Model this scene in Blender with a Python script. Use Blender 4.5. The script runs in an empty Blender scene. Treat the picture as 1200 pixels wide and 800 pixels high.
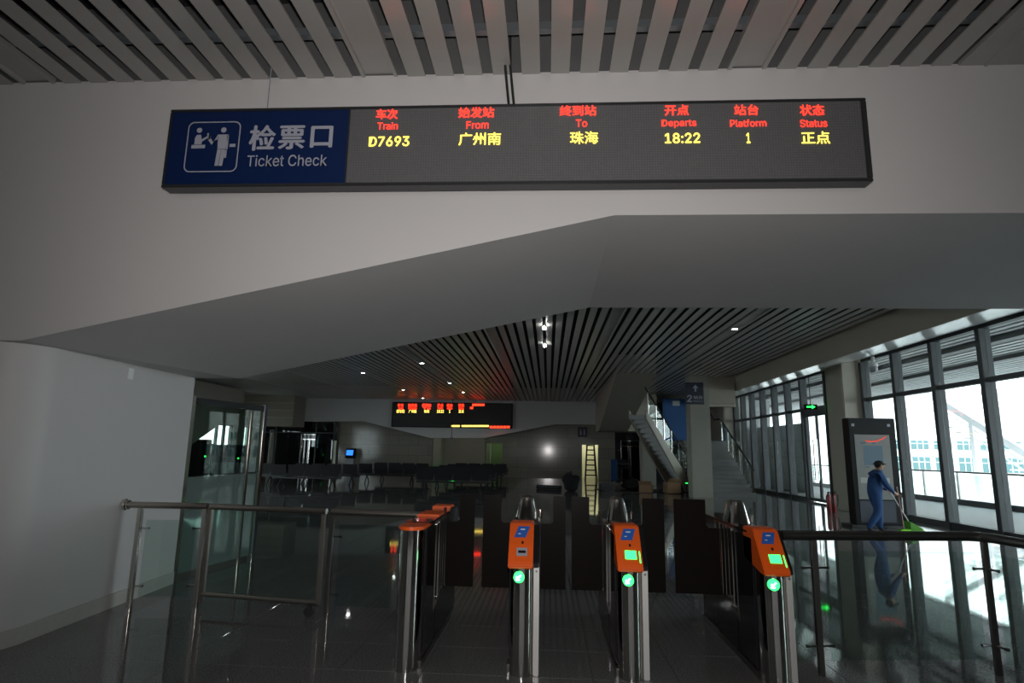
import bpy, bmesh, math, random
from mathutils import Vector, Matrix
random.seed(7)
sc = bpy.context.scene
col = sc.collection
# ------------------------------------------------------------------ camera
F, H = 709.0, 1.55
_p, _y, _o = (math.radians(a) for a in (10.275, 3.54, 1.017))
_w = Vector((-math.sin(_y)*math.cos(_p), math.cos(_y)*math.cos(_p), math.sin(_p)))
_r0 = Vector((math.cos(_y), math.sin(_y), 0)); _u0 = _r0.cross(_w)
_r = math.cos(_o)*_r0 + math.sin(_o)*_u0
_u = -math.sin(_o)*_r0 + math.cos(_o)*_u0
cd = bpy.data.cameras.new('camera'); cam = bpy.data.objects.new('camera', cd); col.objects.link(cam)
cd.sensor_fit = 'HORIZONTAL'; cd.sensor_width = 36; cd.lens = 36*F/1200; cd.clip_end = 500; cd.clip_start = .05
cam.matrix_world = Matrix(((_r.x, _u.x, -_w.x, 0), (_r.y, _u.y, -_w.y, 0), (_r.z, _u.z, -_w.z, H), (0, 0, 0, 1)))
sc.camera = cam
def at(px, py, **k):
    d = _w + _r*((px-600)/F) - _u*((py-400)/F); a = 'xyz'.index(list(k)[0]); o = Vector((0, 0, H))
    return o + d*((list(k.values())[0]-o[a])/d[a])
# ------------------------------------------------------------------ world, lights, exposure
wd = bpy.data.worlds.new('world'); sc.world = wd; wd.use_nodes = True
bg = wd.node_tree.nodes['Background']; bg.inputs[0].default_value = (.93, .97, 1, 1); bg.inputs[1].default_value = 7
def lamp(name, kind, loc, power, color=(1, 1, 1), rot=None, **kw):
    l = bpy.data.lights.new(name, kind); l.energy = power; l.color = color
    for k, v in kw.items(): setattr(l, k, v)
    o = bpy.data.objects.new(name, l); col.objects.link(o); o.location = loc
    if rot: o.rotation_euler = rot
    return o
lamp('camera_flash', 'SPOT', (.02, -.02, 1.72), 450, (1, .96, .94), (math.radians(90+14), 0, _y), shadow_soft_size=.035, spot_size=math.radians(114), spot_blend=1)
lamp('rear_fill', 'AREA', (0, -7.6, 2.6), 50, (.95, .98, 1), (math.radians(90), 0, 0), shape='RECTANGLE', size=12, size_y=3.2)  # unseen fill light behind the camera, added to brighten the near hall
for xx, yy, ln, zz, hh in ((9.6, 12.5, 11.4, 2.2, 4.4), (9.6, 25.8, 10, 2.2, 4.4), (-17.85, 17, 14, 2, 2.8), (10.2, 2.6, 1.2, 1.75, 2.9)):
    p = lamp('window_portal', 'AREA', (xx, yy, zz), 1, rot=(0, math.radians(90 if xx > 0 else -90), 0), shape='RECTANGLE', size=hh, size_y=ln)
    p.data.cycles.is_portal = True
sc.view_settings.view_transform = 'Standard'; sc.view_settings.look = 'None'
sc.view_settings.exposure = 0; sc.view_settings.gamma = 1; sc.view_settings.use_curve_mapping = False
sc.cycles.transparent_max_bounces = 24; sc.cycles.max_bounces = 8
sc.cycles.use_denoising = True

# ------------------------------------------------------------------ materials
M = {}
def mat(name, colr=(.5, .5, .5), rough=.5, metal=0, spec=.5, emit=None, es=0, noise=0, nscale=8, bump=0, coat=0):
    m = bpy.data.materials.new(name); m.use_nodes = True; nt = m.node_tree
    b = nt.nodes['Principled BSDF']
    b.inputs['Base Color'].default_value = (*colr, 1); b.inputs['Roughness'].default_value = rough
    b.inputs['Metallic'].default_value = metal; b.inputs['Specular IOR Level'].default_value = spec
    b.inputs['Coat Weight'].default_value = coat
    if emit: b.inputs['Emission Color'].default_value = (*emit, 1); b.inputs['Emission Strength'].default_value = es
    if noise or bump:
        tc = nt.nodes.new('ShaderNodeTexCoord'); n = nt.nodes.new('ShaderNodeTexNoise')
        n.inputs['Scale'].default_value = nscale; n.inputs['Detail'].default_value = 5
        nt.links.new(tc.outputs['Object'], n.inputs['Vector'])
        if noise:
            mx = nt.nodes.new('ShaderNodeMix'); mx.data_type = 'RGBA'
            mx.inputs[6].default_value = (*[c*(1-noise) for c in colr], 1); mx.inputs[7].default_value = (*[min(1, c*(1+noise)) for c in colr], 1)
            nt.links.new(n.outputs['Fac'], mx.inputs[0]); nt.links.new(mx.outputs[2], b.inputs['Base Color'])
        if bump:
            bp = nt.nodes.new('ShaderNodeBump'); bp.inputs['Strength'].default_value = bump; bp.inputs['Distance'].default_value = .01
            nt.links.new(n.outputs['Fac'], bp.inputs['Height']); nt.links.new(bp.outputs[0], b.inputs['Normal'])
    M[name] = m; return m
def glass(name, tint=(.8, .9, .86), base=.05, grime=0):
    m = bpy.data.materials.new(name); m.use_nodes = True; nt = m.node_tree; nt.nodes.remove(nt.nodes['Principled BSDF'])
    N = nt.nodes.new; L = nt.links.new
    tr = N('ShaderNodeBsdfTransparent'); tr.inputs[0].default_value = (*tint, 1)
    gl = N('ShaderNodeBsdfGlossy'); gl.inputs['Roughness'].default_value = .01
    lw = N('ShaderNodeLayerWeight'); lw.inputs[0].default_value = .5
    pw = N('ShaderNodeMath'); pw.operation = 'POWER'; pw.inputs[1].default_value = 5.5; L(lw.outputs['Facing'], pw.inputs[0])
    ml = N('ShaderNodeMath'); ml.operation = 'MULTIPLY_ADD'; ml.inputs[1].default_value = .9; ml.inputs[2].default_value = base; L(pw.outputs[0], ml.inputs[0])
    mx = N('ShaderNodeMixShader'); L(ml.outputs[0], mx.inputs[0]); L(tr.outputs[0], mx.inputs[1]); L(gl.outputs[0], mx.inputs[2])
    out = mx
    if grime:
        df = N('ShaderNodeBsdfDiffuse'); df.inputs[0].default_value = (.35, .45, .42, 1)
        m2 = N('ShaderNodeMixShader'); m2.inputs[0].default_value = grime; L(mx.outputs[0], m2.inputs[1]); L(df.outputs[0], m2.inputs[2]); out = m2
    L(out.outputs[0], nt.nodes['Material Output'].inputs[0]); M[name] = m; return m
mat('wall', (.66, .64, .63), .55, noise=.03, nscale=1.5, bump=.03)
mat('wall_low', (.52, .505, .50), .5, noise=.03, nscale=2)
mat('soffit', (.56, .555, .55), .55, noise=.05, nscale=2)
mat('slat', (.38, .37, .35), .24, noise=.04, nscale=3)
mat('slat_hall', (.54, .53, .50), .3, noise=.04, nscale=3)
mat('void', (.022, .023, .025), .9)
mat('strip_grey', (.13, .13, .13), .9, noise=.2, nscale=4)
mat('carrier', (.3, .33, .35), .4, .6)
mat('stone_base', (.42, .40, .37), .35, noise=.1, nscale=15)
mat('grout', (.05, .05, .05), .8)
mat('steel', (.60, .58, .55), .10, 1, noise=.06, nscale=40)
mat('satin_steel', (.62, .61, .60), .4, .35)
mat('steel_dark', (.24, .23, .22), .3, 1)
mat('brass_steel', (.42, .38, .34), .28, 1)
mat('black_glass', (.010, .010, .011), .06, spec=.5)
mat('black', (.010, .010, .011), .4, spec=.15)
mat('flap', (.010, .008, .007), .3, spec=.05)
mat('rubber', (.02, .02, .02), .8)
mat('orange', (.80, .11, .008), .38, noise=.04, nscale=20)
mat('blue_label', (.02, .10, .42), .4)
mat('white_print', (.75, .75, .75), .5)
mat('grey_plastic', (.33, .34, .38), .4)
mat('green_light', (.05, .5, .2), .4, emit=(.02, 1, .10), es=4.5)
mat('white_light', (.8, .8, .8), .4, emit=(.8, 1, .9), es=6)
mat('sign_frame', (.045, .047, .05), .35, .3)
mat('sign_blue', (.004, .018, .085), .35, noise=.03)
mat('sign_white', (.42, .43, .50), .5)
mat('red_led', (.3, .02, .01), .5, emit=(1, .02, .01), es=5)
mat('yellow_led', (.3, .25, .02), .5, emit=(1, .78, .10), es=2.4)
mat('red_led_far', (.3, .02, .01), .5, emit=(1, .03, .01), es=4.5)
mat('yellow_led_far', (.3, .25, .02), .5, emit=(1, .72, .12), es=3)
mat('lamp_white', (.9, .9, .9), .5, emit=(1, 1, .98), es=40)
mat('red_glint', (.6, .03, .01), .5, emit=(1, .06, .02), es=.9)
mat('aluminium', (.075, .08, .085), .5, spec=.3)
mat('beige', (.42, .385, .32), .5, noise=.06, nscale=3)
mat('beige_dark', (.30, .27, .22), .5, noise=.06, nscale=3)
mat('white_soffit', (.66, .65, .63), .18, noise=.05)
mat('stair_stone', (.15, .15, .15), .35, noise=.25, nscale=30)
mat('navy', (.006, .014, .035), .35)
mat('blue_board', (.012, .10, .30), .5)
mat('seat_black', (.018, .018, .02), .45)
mat('cloth_blue', (.02, .07, .20), .85, noise=.15, nscale=12, bump=.3)
mat('skin', (.42, .25, .18), .6)
mat('hair', (.012, .011, .011), .7)
mat('shoe', (.012, .014, .02), .6)
mat('lime', (.25, .75, .03), .5)
mat('green_plastic', (.12, .40, .04), .5)
mat('pink_stick', (.45, .22, .20), .5)
mat('white_stick', (.7, .7, .7), .4)
mat('red_paint', (.16, .010, .008), .35)
mat('cardboard', (.28, .17, .09), .8, noise=.15, nscale=10)
mat('screen_blue', (.02, .1, .5), .4, emit=(.03, .22, 1), es=1.6)
mat('poster', (.20, .20, .19), .4, noise=.08, nscale=4)
mat('poster_blue', (.07, .14, .2), .4)
mat('lit_room', (.75, .75, .6), .8)
mat('green_room', (.28, .38, .22), .8)
mat('terrace', (.24, .24, .24), .6, noise=.1, nscale=2)
mat('facade', (.78, .78, .76), .7)
mat('facade_glass', (.07, .16, .17), .2)
mat('paint_white', (.75, .77, .78), .5)
mat('louver', (.50, .52, .52), .5)
mat('outer_panel', (.52, .54, .55), .4, noise=.05)
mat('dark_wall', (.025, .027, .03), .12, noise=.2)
mat('recess_wall', (.36, .35, .30), .6, noise=.05)
glass('clear_glass', (.86, .93, .90), .045)
glass('window_glass', (.86, .92, .92), .04)
glass('partition_glass', (.60, .70, .65), .02)
glass('frosted', (.28, .36, .33), .02, grime=.3)
glass('dark_glass', (.10, .14, .15), .08)
# speckled polished granite for the floor tiles
def granite(name, dark, light, rough):
    m = mat(name, dark, rough, spec=.5); nt = m.node_tree; N = nt.nodes.new; L = nt.links.new; b = nt.nodes['Principled BSDF']
    g = N('ShaderNodeNewGeometry'); n = N('ShaderNodeTexNoise'); n.inputs['Scale'].default_value = 90; n.inputs['Detail'].default_value = 3
    n2 = N('ShaderNodeTexNoise'); n2.inputs['Scale'].default_value = 1.3
    L(g.outputs['Position'], n.inputs['Vector']); L(g.outputs['Position'], n2.inputs['Vector'])
    r = N('ShaderNodeValToRGB'); r.color_ramp.elements[0].position = .35; r.color_ramp.elements[0].color = (*dark, 1)
    r.color_ramp.elements[1].position = .72; r.color_ramp.elements[1].color = (*light, 1); L(n.outputs['Fac'], r.inputs[0]); L(r.outputs[0], b.inputs['Base Color'])
    mr = N('ShaderNodeMapRange'); mr.inputs[3].default_value = rough*.7; mr.inputs[4].default_value = rough*1.6; L(n2.outputs['Fac'], mr.inputs[0]); L(mr.outputs[0], b.inputs['Roughness'])
granite('granite', (.085, .086, .086), (.24, .24, .24), .035)
# marble wall with joints (far away) and LED matrix screen with pixel grid
def brickmat(name, c1, c2, joint, w, h, rough, rot=True):
    m = mat(name, c1, rough); nt = m.node_tree; N = nt.nodes.new; L = nt.links.new; b = nt.nodes['Principled BSDF']
    g = N('ShaderNodeNewGeometry'); mp = N('ShaderNodeMapping'); mp.inputs['Rotation'].default_value = (math.radians(90), 0, 0) if rot else (0, 0, 0)
    L(g.outputs['Position'], mp.inputs[0]); t = N('ShaderNodeTexBrick'); t.offset = 0 if w < .1 else .5
    t.inputs['Color1'].default_value = (*c1, 1); t.inputs['Color2'].default_value = (*c2, 1); t.inputs['Mortar'].default_value = (*joint, 1)
    t.inputs['Scale'].default_value = 1; t.inputs['Brick Width'].default_value = w; t.inputs['Row Height'].default_value = h
    t.inputs['Mortar Size'].default_value = min(w, h)*.06 if w < .1 else .008
    L(mp.outputs[0], t.inputs['Vector']); L(t.outputs['Color'], b.inputs['Base Color'])
brickmat('marble', (.26, .235, .19), (.225, .205, .17), (.12, .115, .10), 1.2, .6, .10)
brickmat('led_screen', (.15, .15, .15), (.135, .135, .137), (.09, .09, .09), .02, .02, .34)
brickmat('led_screen_far', (.03, .031, .03), (.027, .028, .027), (.02, .02, .02), .05, .05, .45)

# ------------------------------------------------------------------ mesh helpers
class MB:
    def __init__(s): s.v = []; s.f = []
    def add(s, vs, fs):
        n = len(s.v); s.v += [tuple(v) for v in vs]; s.f += [tuple(i+n for i in f) for f in fs]; return s
    def box(s, x0, x1, y0, y1, z0, z1):
        v = [(x, y, z) for z in (z0, z1) for y in (y0, y1) for x in (x0, x1)]
        return s.add(v, [(0, 2, 3, 1), (4, 5, 7, 6), (0, 1, 5, 4), (2, 6, 7, 3), (0, 4, 6, 2), (1, 3, 7, 5)])
    def loft(s, A, B, caps=True):
        n = len(A); f = [(i, (i+1) % n, n+(i+1) % n, n+i) for i in range(n)]
        if caps: f += [tuple(range(n))[::-1], tuple(range(n, 2*n))]
        return s.add(list(A)+list(B), f)
    def prism(s, poly, axis, a0, a1):
        def P(q, a): return (a, *q) if axis == 'x' else ((q[0], a, q[1]) if axis == 'y' else (*q, a))
        return s.loft([P(q, a0) for q in poly], [P(q, a1) for q in poly])
    def rings(s, R, caps=True):
        n = len(R[0]); vs = [p for r in R for p in r]; f = []
        for k in range(len(R)-1):
            f += [(k*n+i, k*n+(i+1) % n, (k+1)*n+(i+1) % n, (k+1)*n+i) for i in range(n)]
        if caps: f += [tuple(range(n))[::-1], tuple(range((len(R)-1)*n, len(R)*n))]
        return s.add(vs, f)
    def tube(s, pts, r, n=10, rs=None):
        pts = [Vector(p) for p in pts]; R = []
        for i, p in enumerate(pts):
            d = (pts[min(i+1, len(pts)-1)]-pts[max(i-1, 0)]).normalized()
            a = d.orthogonal().normalized() if i == 0 else (a - d*a.dot(d)).normalized()
            b = d.cross(a); q = rs[i] if rs else r
            R.append([p + q*(math.cos(2*math.pi*k/n)*a + math.sin(2*math.pi*k/n)*b) for k in range(n)])
        return s.rings(R)
    def lathe(s, prof, cx=0, cy=0, n=20):
        return s.rings([[(cx+r*math.cos(2*math.pi*k/n), cy+r*math.sin(2*math.pi*k/n), z) for k in range(n)] for r, z in prof])
    def ball(s, c, rx, ry, rz, n=14, m=9):
        R = []
        for j in range(m+1):
            t = math.pi*(j+.02)/(m+.04); R.append([(c[0]+rx*math.sin(t)*math.cos(2*math.pi*k/n), c[1]+ry*math.sin(t)*math.sin(2*math.pi*k/n), c[2]-rz*math.cos(t)) for k in range(n)])
        return s.rings(R)
    def mesh(s, name, m, bevel=0, smooth=True, seg=2):
        me = bpy.data.meshes.new(name); bm = bmesh.new()
        vs = [bm.verts.new(v) for v in s.v]
        for f in s.f:
            try: bm.faces.new([vs[i] for i in f])
            except ValueError: pass
        bmesh.ops.recalc_face_normals(bm, faces=bm.faces)
        if bevel:
            es = [e for e in bm.edges if len(e.link_faces) == 2 and e.calc_face_angle(0) > .5]
            bmesh.ops.bevel(bm, geom=es, offset=bevel, segments=seg, affect='EDGES', clamp_overlap=True)
        bm.to_mesh(me); bm.free()
        if smooth:
            me.polygons.foreach_set('use_smooth', [True]*len(me.polygons)); me.set_sharp_from_angle(angle=.6)
        if m: me.materials.append(M[m])
        return me
def wloc(o):
    v = Vector((0, 0, 0))
    while o: v += o.location; o = o.parent
    return v
def obj(name, mb, m, parent=None, bevel=0, world=True, smooth=True, base=None, kind=None, label=None):
    """one mesh object; world=True: the mesh is written in world coordinates and moved under its (unrotated) parent"""
    me = mb if isinstance(mb, bpy.types.Mesh) else mb.mesh(name, m, bevel, smooth)
    o = bpy.data.objects.new(name, me); col.objects.link(o); o.parent = parent
    off = Vector((0, 0, 0))
    if world and parent: off = wloc(parent)
    if base is not None:
        b = Vector(base); o.location = b - off if parent and world else b; off = b if world or not parent else off
    if off.length: me.transform(Matrix.Translation(-off))
    if kind: o['kind'] = kind
    if label: o['label'] = label
    return o
def tag(o, label, cat, group=None):
    o['label'] = label; o['category'] = cat
    if group: o['group'] = group
    return o
def thing(name, loc, label, cat, group=None, rz=0):
    o = bpy.data.objects.new(name, None); col.objects.link(o); o.location = loc; o.rotation_euler.z = rz; o.empty_display_size = .1
    return tag(o, label, cat, group)
def struct(name, mb, m, parent=None, **k):
    o = obj(name, mb, m, parent, **k)
    if not parent: o['kind'] = 'structure'
    return o
def kids(o): return [c for c in bpy.data.objects if c.parent == o]
def copy_tree(o, kidmap, parent=None):
    c = o.copy(); col.objects.link(c); c.parent = parent
    for k in kidmap.get(o.name, []): copy_tree(k, kidmap, c)
    return c
def kidmap():
    d = {}
    for o in bpy.data.objects:
        if o.parent: d.setdefault(o.parent.name, []).append(o)
    return d
def place(name, me, loc, parent):
    o = bpy.data.objects.new(name, me); col.objects.link(o); o.parent = parent; o.location = loc; return o
B = lambda *a: MB().box(*a)
try: SANS = bpy.data.fonts.load(bpy.utils.system_resource('DATAFILES', path='fonts') + '/Inter.woff2')   # Blender's own interface font
except Exception: SANS = None
def text(body, x0, x1, z0, z1, y, m, parent, name='lettering', bold=.0, thick=.003, ital=0):
    """flat lettering facing -Y that fills the given rectangle (world coordinates)"""
    c = bpy.data.curves.new('tmp', 'FONT'); c.body = body; c.resolution_u = 3; c.shear = ital
    if SANS and all(ord(q) < 256 for q in body): c.font = SANS
    o = bpy.data.objects.new('tmp', c); col.objects.link(o)
    dg = bpy.context.evaluated_depsgraph_get(); me = bpy.data.meshes.new_from_object(o.evaluated_get(dg))
    bpy.data.objects.remove(o); bpy.data.curves.remove(c)
    if bold:                                     # heavier strokes: the same outline laid down a few times, slightly shifted
        bm = bmesh.new()
        for k, (dx, dy) in enumerate(((-bold, 0), (bold, 0), (0, -bold*.7), (0, bold*.7))):
            T_ = Matrix.Translation((dx, dy, k*.0004)); me.transform(T_); bm.from_mesh(me); me.transform(T_.inverted())
        bm.to_mesh(me); bm.free()
    xs = [v.co.x for v in me.vertices]; ys = [v.co.y for v in me.vertices]
    ax, bx, ay, by = min(xs), max(xs), min(ys), max(ys)
    for v in me.vertices:
        v.co = (x0+(v.co.x-ax)/(bx-ax)*(x1-x0), y-v.co.z, z0+(v.co.y-ay)/(by-ay)*(z1-z0))
    bm = bmesh.new(); bm.from_mesh(me); bmesh.ops.recalc_face_normals(bm, faces=bm.faces)
    if bm.faces and sum(f.normal.y*f.calc_area() for f in bm.faces) > 0: bmesh.ops.reverse_faces(bm, faces=bm.faces)
    bm.to_mesh(me); bm.free(); me.name = name; me.materials.clear(); me.materials.append(M[m])
    return obj(name, me, None, parent)

# ================================================================== SETTING
YF, YB = 4.42, 7.03          # front and back face of the portal wall
ZN, ZH = 4.545, 4.5          # near ceiling, hall ceiling
# ---- floor: slab plus granite tiles, 0.6 m
floor = struct('floor', B(-18, 10.3, -8.2, 43, -.25, -.006), 'grout')
TS, G = .6, .0016
tile_me = MB().loft([(G, G, -.006), (TS-G, G, -.006), (TS-G, TS-G, -.006), (G, TS-G, -.006)], [(G, G, -.0015), (TS-G, G, -.0015), (TS-G, TS-G, -.0015), (G, TS-G, -.0015)]).add(
    [(G+.002, G+.002, 0), (TS-G-.002, G+.002, 0), (TS-G-.002, TS-G-.002, 0), (G+.002, TS-G-.002, 0)], [(0, 1, 2, 3)]).mesh('tile', 'granite', smooth=False)
# the bevel strip of each tile is folded into one small mesh
tile_me = MB().rings([[(g, g, z), (TS-g, g, z), (TS-g, TS-g, z), (g, TS-g, z)] for g, z in ((G, -.006), (G, -.0015), (G+.0015, 0))]).mesh('tile', 'granite', smooth=False)
X0, Y0 = -18.28, -8.02
cells = []
for i in range(47):
    for j in range(85):
        x, y = X0+i*TS, Y0+j*TS
        if x > 10.2 or x+TS > 10.3: continue
        if y+TS > 43: continue
        if y < 3.6: cells.append((9e9, x, y)); continue
        d = Vector((x+.3, y+.3, -H)); w = d.dot(_w)
        px, py = 600+F*d.dot(_r)/w, 400-F*d.dot(_u)/w
        seen = -60 < px < 1260 and py < 860 and x > -4.8
        cells.append((d.length if seen else 1e6+d.length, x, y))
cells.sort()
for _, x, y in cells[:300]: place('tile', tile_me, (x, y, 0), floor)
mb = MB()
for _, x, y in cells[300:]:
    if x < -4.8 and 4.3 < y < 6.5: continue
    g = G; mb.rings([[(x+g, y+g, z), (x+TS-g, y+g, z), (x+TS-g, y+TS-g, z), (x+g, y+TS-g, z)] for g, z in ((G, -.006), (G, 0))])
obj('tile_field', mb, 'granite', floor, smooth=False, kind='stuff')

# ---- portal wall: rounded left pier, beam with raked underside
R = .42; XL = -4.13; XB = -4.26      # the pier narrows slightly towards the hall
def wx(y): return XL + (XB-XL)*(y-YF-R)/(YB-YF-R)
arc = [(XL-R+R*math.sin(a), YF+R-R*math.cos(a)) for a in [math.radians(5*i) for i in range(19)]]
pier = [(-17.9, YF)] + arc + [(XB, YB), (-17.9, YB)]
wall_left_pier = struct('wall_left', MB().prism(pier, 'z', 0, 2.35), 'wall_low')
fr = [(-17.9, 2.335), (-4.12, 2.335)] + [(-4.12+4.614*t, 2.335+1.005*t) for t in (.25, .5, .75, 1)] + [(10.2, 3.34), (10.2, 5.4), (-17.9, 5.4)]
bk = [(-17.9, 2.352), (-3.70, 2.352)] + [(-3.70+4.17*t, 2.352+.89*t) for t in (.25, .5, .75, 1)] + [(10.2, 3.242), (10.2, 5.4), (-17.9, 5.4)]
mb = MB(); n = len(fr)
A = [(x, YF, z) for x, z in fr]; Bk = [(x, YB, z) for x, z in bk]
beam = MB().add(A, [tuple(range(n))]).add(Bk, [tuple(range(n))[::-1]])
wall_front = struct('wall_front', beam, 'wall', smooth=False)
und = MB()
for i in range(0, 6): und.add([A[i], A[i+1], Bk[i+1], Bk[i]], [(0, 1, 2, 3)])
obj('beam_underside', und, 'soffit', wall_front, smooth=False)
bb = [(x + .012*math.sin(a), y - .012*math.cos(a)) for (x, y), a in zip(arc, [math.radians(5*i) for i in range(19)])]
struct('baseboard_left', MB().prism([(-6.5, YF-.012)] + bb + [(XB+.012, YB), (XB, YB)] + arc[::-1] + [(-6.5, YF)], 'z', 0, .13), 'stone_base')
struct('wall_right', B(8.6, 10.2, YF, YB, 0, 3.3), 'wall')
# ---- near hall shell
struct('wall_near_left', B(-9.3, -9.0, -8.2, YF, 0, 5.4), 'wall')
struct('wall_near_right', B(10, 10.3, -8.2, 2.0, 0, 5.4).box(10, 10.3, 3.2, YF, 0, 5.4).box(10, 10.3, 2.0, 3.2, 0, .3).box(10, 10.3, 2.0, 3.2, 3.2, 5.4), 'wall')
w6 = struct('window_6', B(10.1, 10.2, 2.0, 3.2, 3.14, 3.2).box(10.1, 10.2, 2.0, 3.2, .3, .36), 'aluminium'); obj('pane', B(10.15, 10.16, 2.0, 3.2, .36, 3.14), 'window_glass', w6)
struct('wall_behind', B(-9.3, 10.3, -8.4, -8.1, 0, 5.4), 'wall')
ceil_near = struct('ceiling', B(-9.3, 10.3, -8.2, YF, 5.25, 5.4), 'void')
# slats of the near ceiling: 11 slats, then one wide lamp trough, period 2.94 m
def slat_field(parent, m, x_lo, x_hi, xt, y0, y1, z, period=2.94):
    pitch = period/12.6; sw = .147
    s_me = MB().box(0, sw, 0, y1-y0, 0, .014).mesh('slat', m, smooth=False)
    tw = .296; L = y1-y0
    t_me = MB().box(.03, tw-.03, 0, L, .03, .05).box(0, .03, 0, L, 0, .05).box(tw-.03, tw, 0, L, 0, .05).mesh('lamp_trough', m, smooth=False)
    k0 = math.floor((x_lo-xt)/period)-1
    for k in range(k0, k0+14):
        tx = xt+k*period
        if x_lo < tx and tx+tw < x_hi: place('lamp_trough', t_me, (tx, y0, z), parent)
        for j in range(11):
            x = tx+tw+.085+j*pitch
            if x_lo < x and x+sw < x_hi: place('slat', s_me, (x, y0, z), parent)
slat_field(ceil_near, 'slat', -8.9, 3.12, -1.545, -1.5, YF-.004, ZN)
obj('carrier_rail', B(-8.9, 9.9, 3.96, 4.02, 4.60, 4.66), 'carrier', ceil_near)
obj('carrier_rail', B(-8.9, 9.9, 2.6, 2.66, 4.60, 4.66), 'carrier', ceil_near)
obj('plain_panel', B(-8.9, 9.9, -8.1, -1.5, ZN, ZN+.05), 'slat', ceil_near)
obj('plain_panel', B(3.15, 9.9, -1.5, YF, ZN, ZN+.03), 'slat', ceil_near)
obj('upper_wall_strip', B(-8.9, 9.9, YF-.003, YF, ZN+.016, 5.25), 'strip_grey', ceil_near)  # darker grey strip over the wall above the slats
obj('edge_trim', B(3.34, 3.36, -1.5, YF, ZN-.012, ZN), 'slat', ceil_near)
# ---- big hall shell
struct('wall_hall_left', B(-17.9, -17.6, YB, 10, 0, 5.4).box(-17.9, -17.6, 24, 29.4, 0, 5.4).box(-17.9, -17.6, 10, 24, 0, .6).box(-17.9, -17.6, 10, 24, 3.4, 5.4).box(-17.9, -17.6, 33.3, 34.55, 0, 5.4).box(-17.9, -17.6, 35.2, 43, 0, 5.4).box(-17.9, -17.6, 29.4, 33.3, 2.72, 5.4).box(-17.9, -17.6, 34.55, 35.2, 2.72, 5.4), 'recess_wall')
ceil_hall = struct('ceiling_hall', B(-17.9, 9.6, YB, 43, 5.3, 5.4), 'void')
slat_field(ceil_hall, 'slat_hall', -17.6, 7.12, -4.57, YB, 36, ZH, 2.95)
# fascia and bright soffit along the window side
fas = MB().prism([(7.12, ZH+.3), (7.12, ZH-.02), (7.2, 3.983), (7.24, 3.983), (7.24, ZH+.3)], 'y', YB, 36)
struct('trim_1', fas, 'beige')
struct('trim_2', MB().prism([(7.2, 3.985), (9.3, 4.42), (9.3, 4.5), (7.24, 4.1)], 'y', YB, 36), 'white_soffit', smooth=False)
struct('wall_hall_right', B(9.25, 9.6, YB, 43, 4.42, 5.4).box(9.25, 9.6, 33.0, 43, 0, 4.42), 'beige')
# columns on the window side
struct('column_near', B(8.74, 9.6, 18.55, 19.4, 0, 4.42), 'beige', bevel=.03)
struct('wall_column_return', B(9.27, 9.6, 19.4, 20.80, 0, 4.42), 'beige')
struct('column_far', B(8.75, 9.6, 31.0, 33.2, 0, 4.42), 'beige', bevel=.03)
# ---- window walls (x = 9.35): mullions, transom, panes
def window_wall(name, ys, skip=()):
    w = struct(name, B(9.27, 9.47, ys[0], ys[-1], 4.33, 4.42), 'aluminium')
    mull = B(-.12, .12, -.07, .07, 0, 4.33).mesh('mullion', 'aluminium', bevel=.008)
    for y in ys: place('mullion', mull, (9.35, y, 0), w)
    tr = {}
    for a, b in zip(ys[:-1], ys[1:]):
        obj('transom', B(9.29, 9.43, a+.07, b-.07, 3.17, 3.27), 'aluminium', w)
        obj('pane', B(9.345, 9.357, a+.07, b-.07, 3.27, 4.33), 'window_glass', w)
        if (a, b) in skip: continue
        obj('sill', B(9.27, 9.43, a+.07, b-.07, .0, .12), 'aluminium', w)
        obj('pane', B(9.345, 9.357, a+.07, b-.07, .12, 3.17), 'window_glass', w)
    return w
window_wall('window_1', [18.42-1.667*i for i in range(7)][::-1])
far = [20.88, 22.85, 24.3, 25.7, 27.1, 28.5, 29.8, 30.93]
window_wall('window_2', far, skip=((20.88, 22.85),))
# glazed exit doors in the far bay
d = struct('door_1', B(9.29, 9.43, 20.95, 22.78, 3.02, 3.17), 'aluminium')
for y0, y1, hy in ((20.96, 21.85, 21.72), (21.87, 22.77, 22.0)):
    leaf = obj('door_leaf', B(9.32, 9.38, y0, y0+.05, .02, 3.02).box(9.32, 9.38, y1-.05, y1, .02, 3.02).box(9.32, 9.38, y0+.05, y1-.05, .02, .12).box(9.32, 9.38, y0+.05, y1-.05, 2.95, 3.02), 'aluminium', d)
    obj('pane', B(9.345, 9.355, y0+.05, y1-.05, .12, 2.95), 'window_glass', leaf)
    obj('pull_handle', MB().tube([(9.24, hy, .75), (9.24, hy, 2.15)], .018).tube([(9.24, hy, 1.0), (9.34, hy, 1.0)], .012).tube([(9.24, hy, 1.95), (9.34, hy, 1.95)], .012), 'steel', leaf)
# ---- end of the hall: raked bulkhead, marble wall with recess
prof = [(-17.6, 3.10), (-11.1, 3.17), (-6.95, 2.24), (-3.75, 2.29), (.38, 3.15), (3.95, 3.2)]
struct('wall_end_beam', MB().prism(prof + [(3.95, 5.3), (-17.6, 5.3)], 'y', 36.0, 36.6), 'wall')
we = struct('wall_end', B(-12.75, -6.95, 36.6, 36.9, 0, 3.3).box(-3.78, -3.70, 36.6, 36.9, 0, 3.3).box(-3.78, -2.72, 36.6, 36.9, 2.0, 3.3).box(-2.72, 2.0, 36.6, 36.9, 0, 3.3).box(2.0, 2.95, 36.6, 36.9, 2.0, 3.3).box(2.95, 3.95, 36.6, 36.9, 0, 3.3), 'marble', smooth=False)
struct('wall_recess', B(-7.0, -3.7, 41.0, 41.2, 0, 3.3).box(-7.05, -6.95, 36.9, 41, 0, 3.3).box(-3.75, -3.70, 36.9, 41, 0, 3.3), 'recess_wall')
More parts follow.
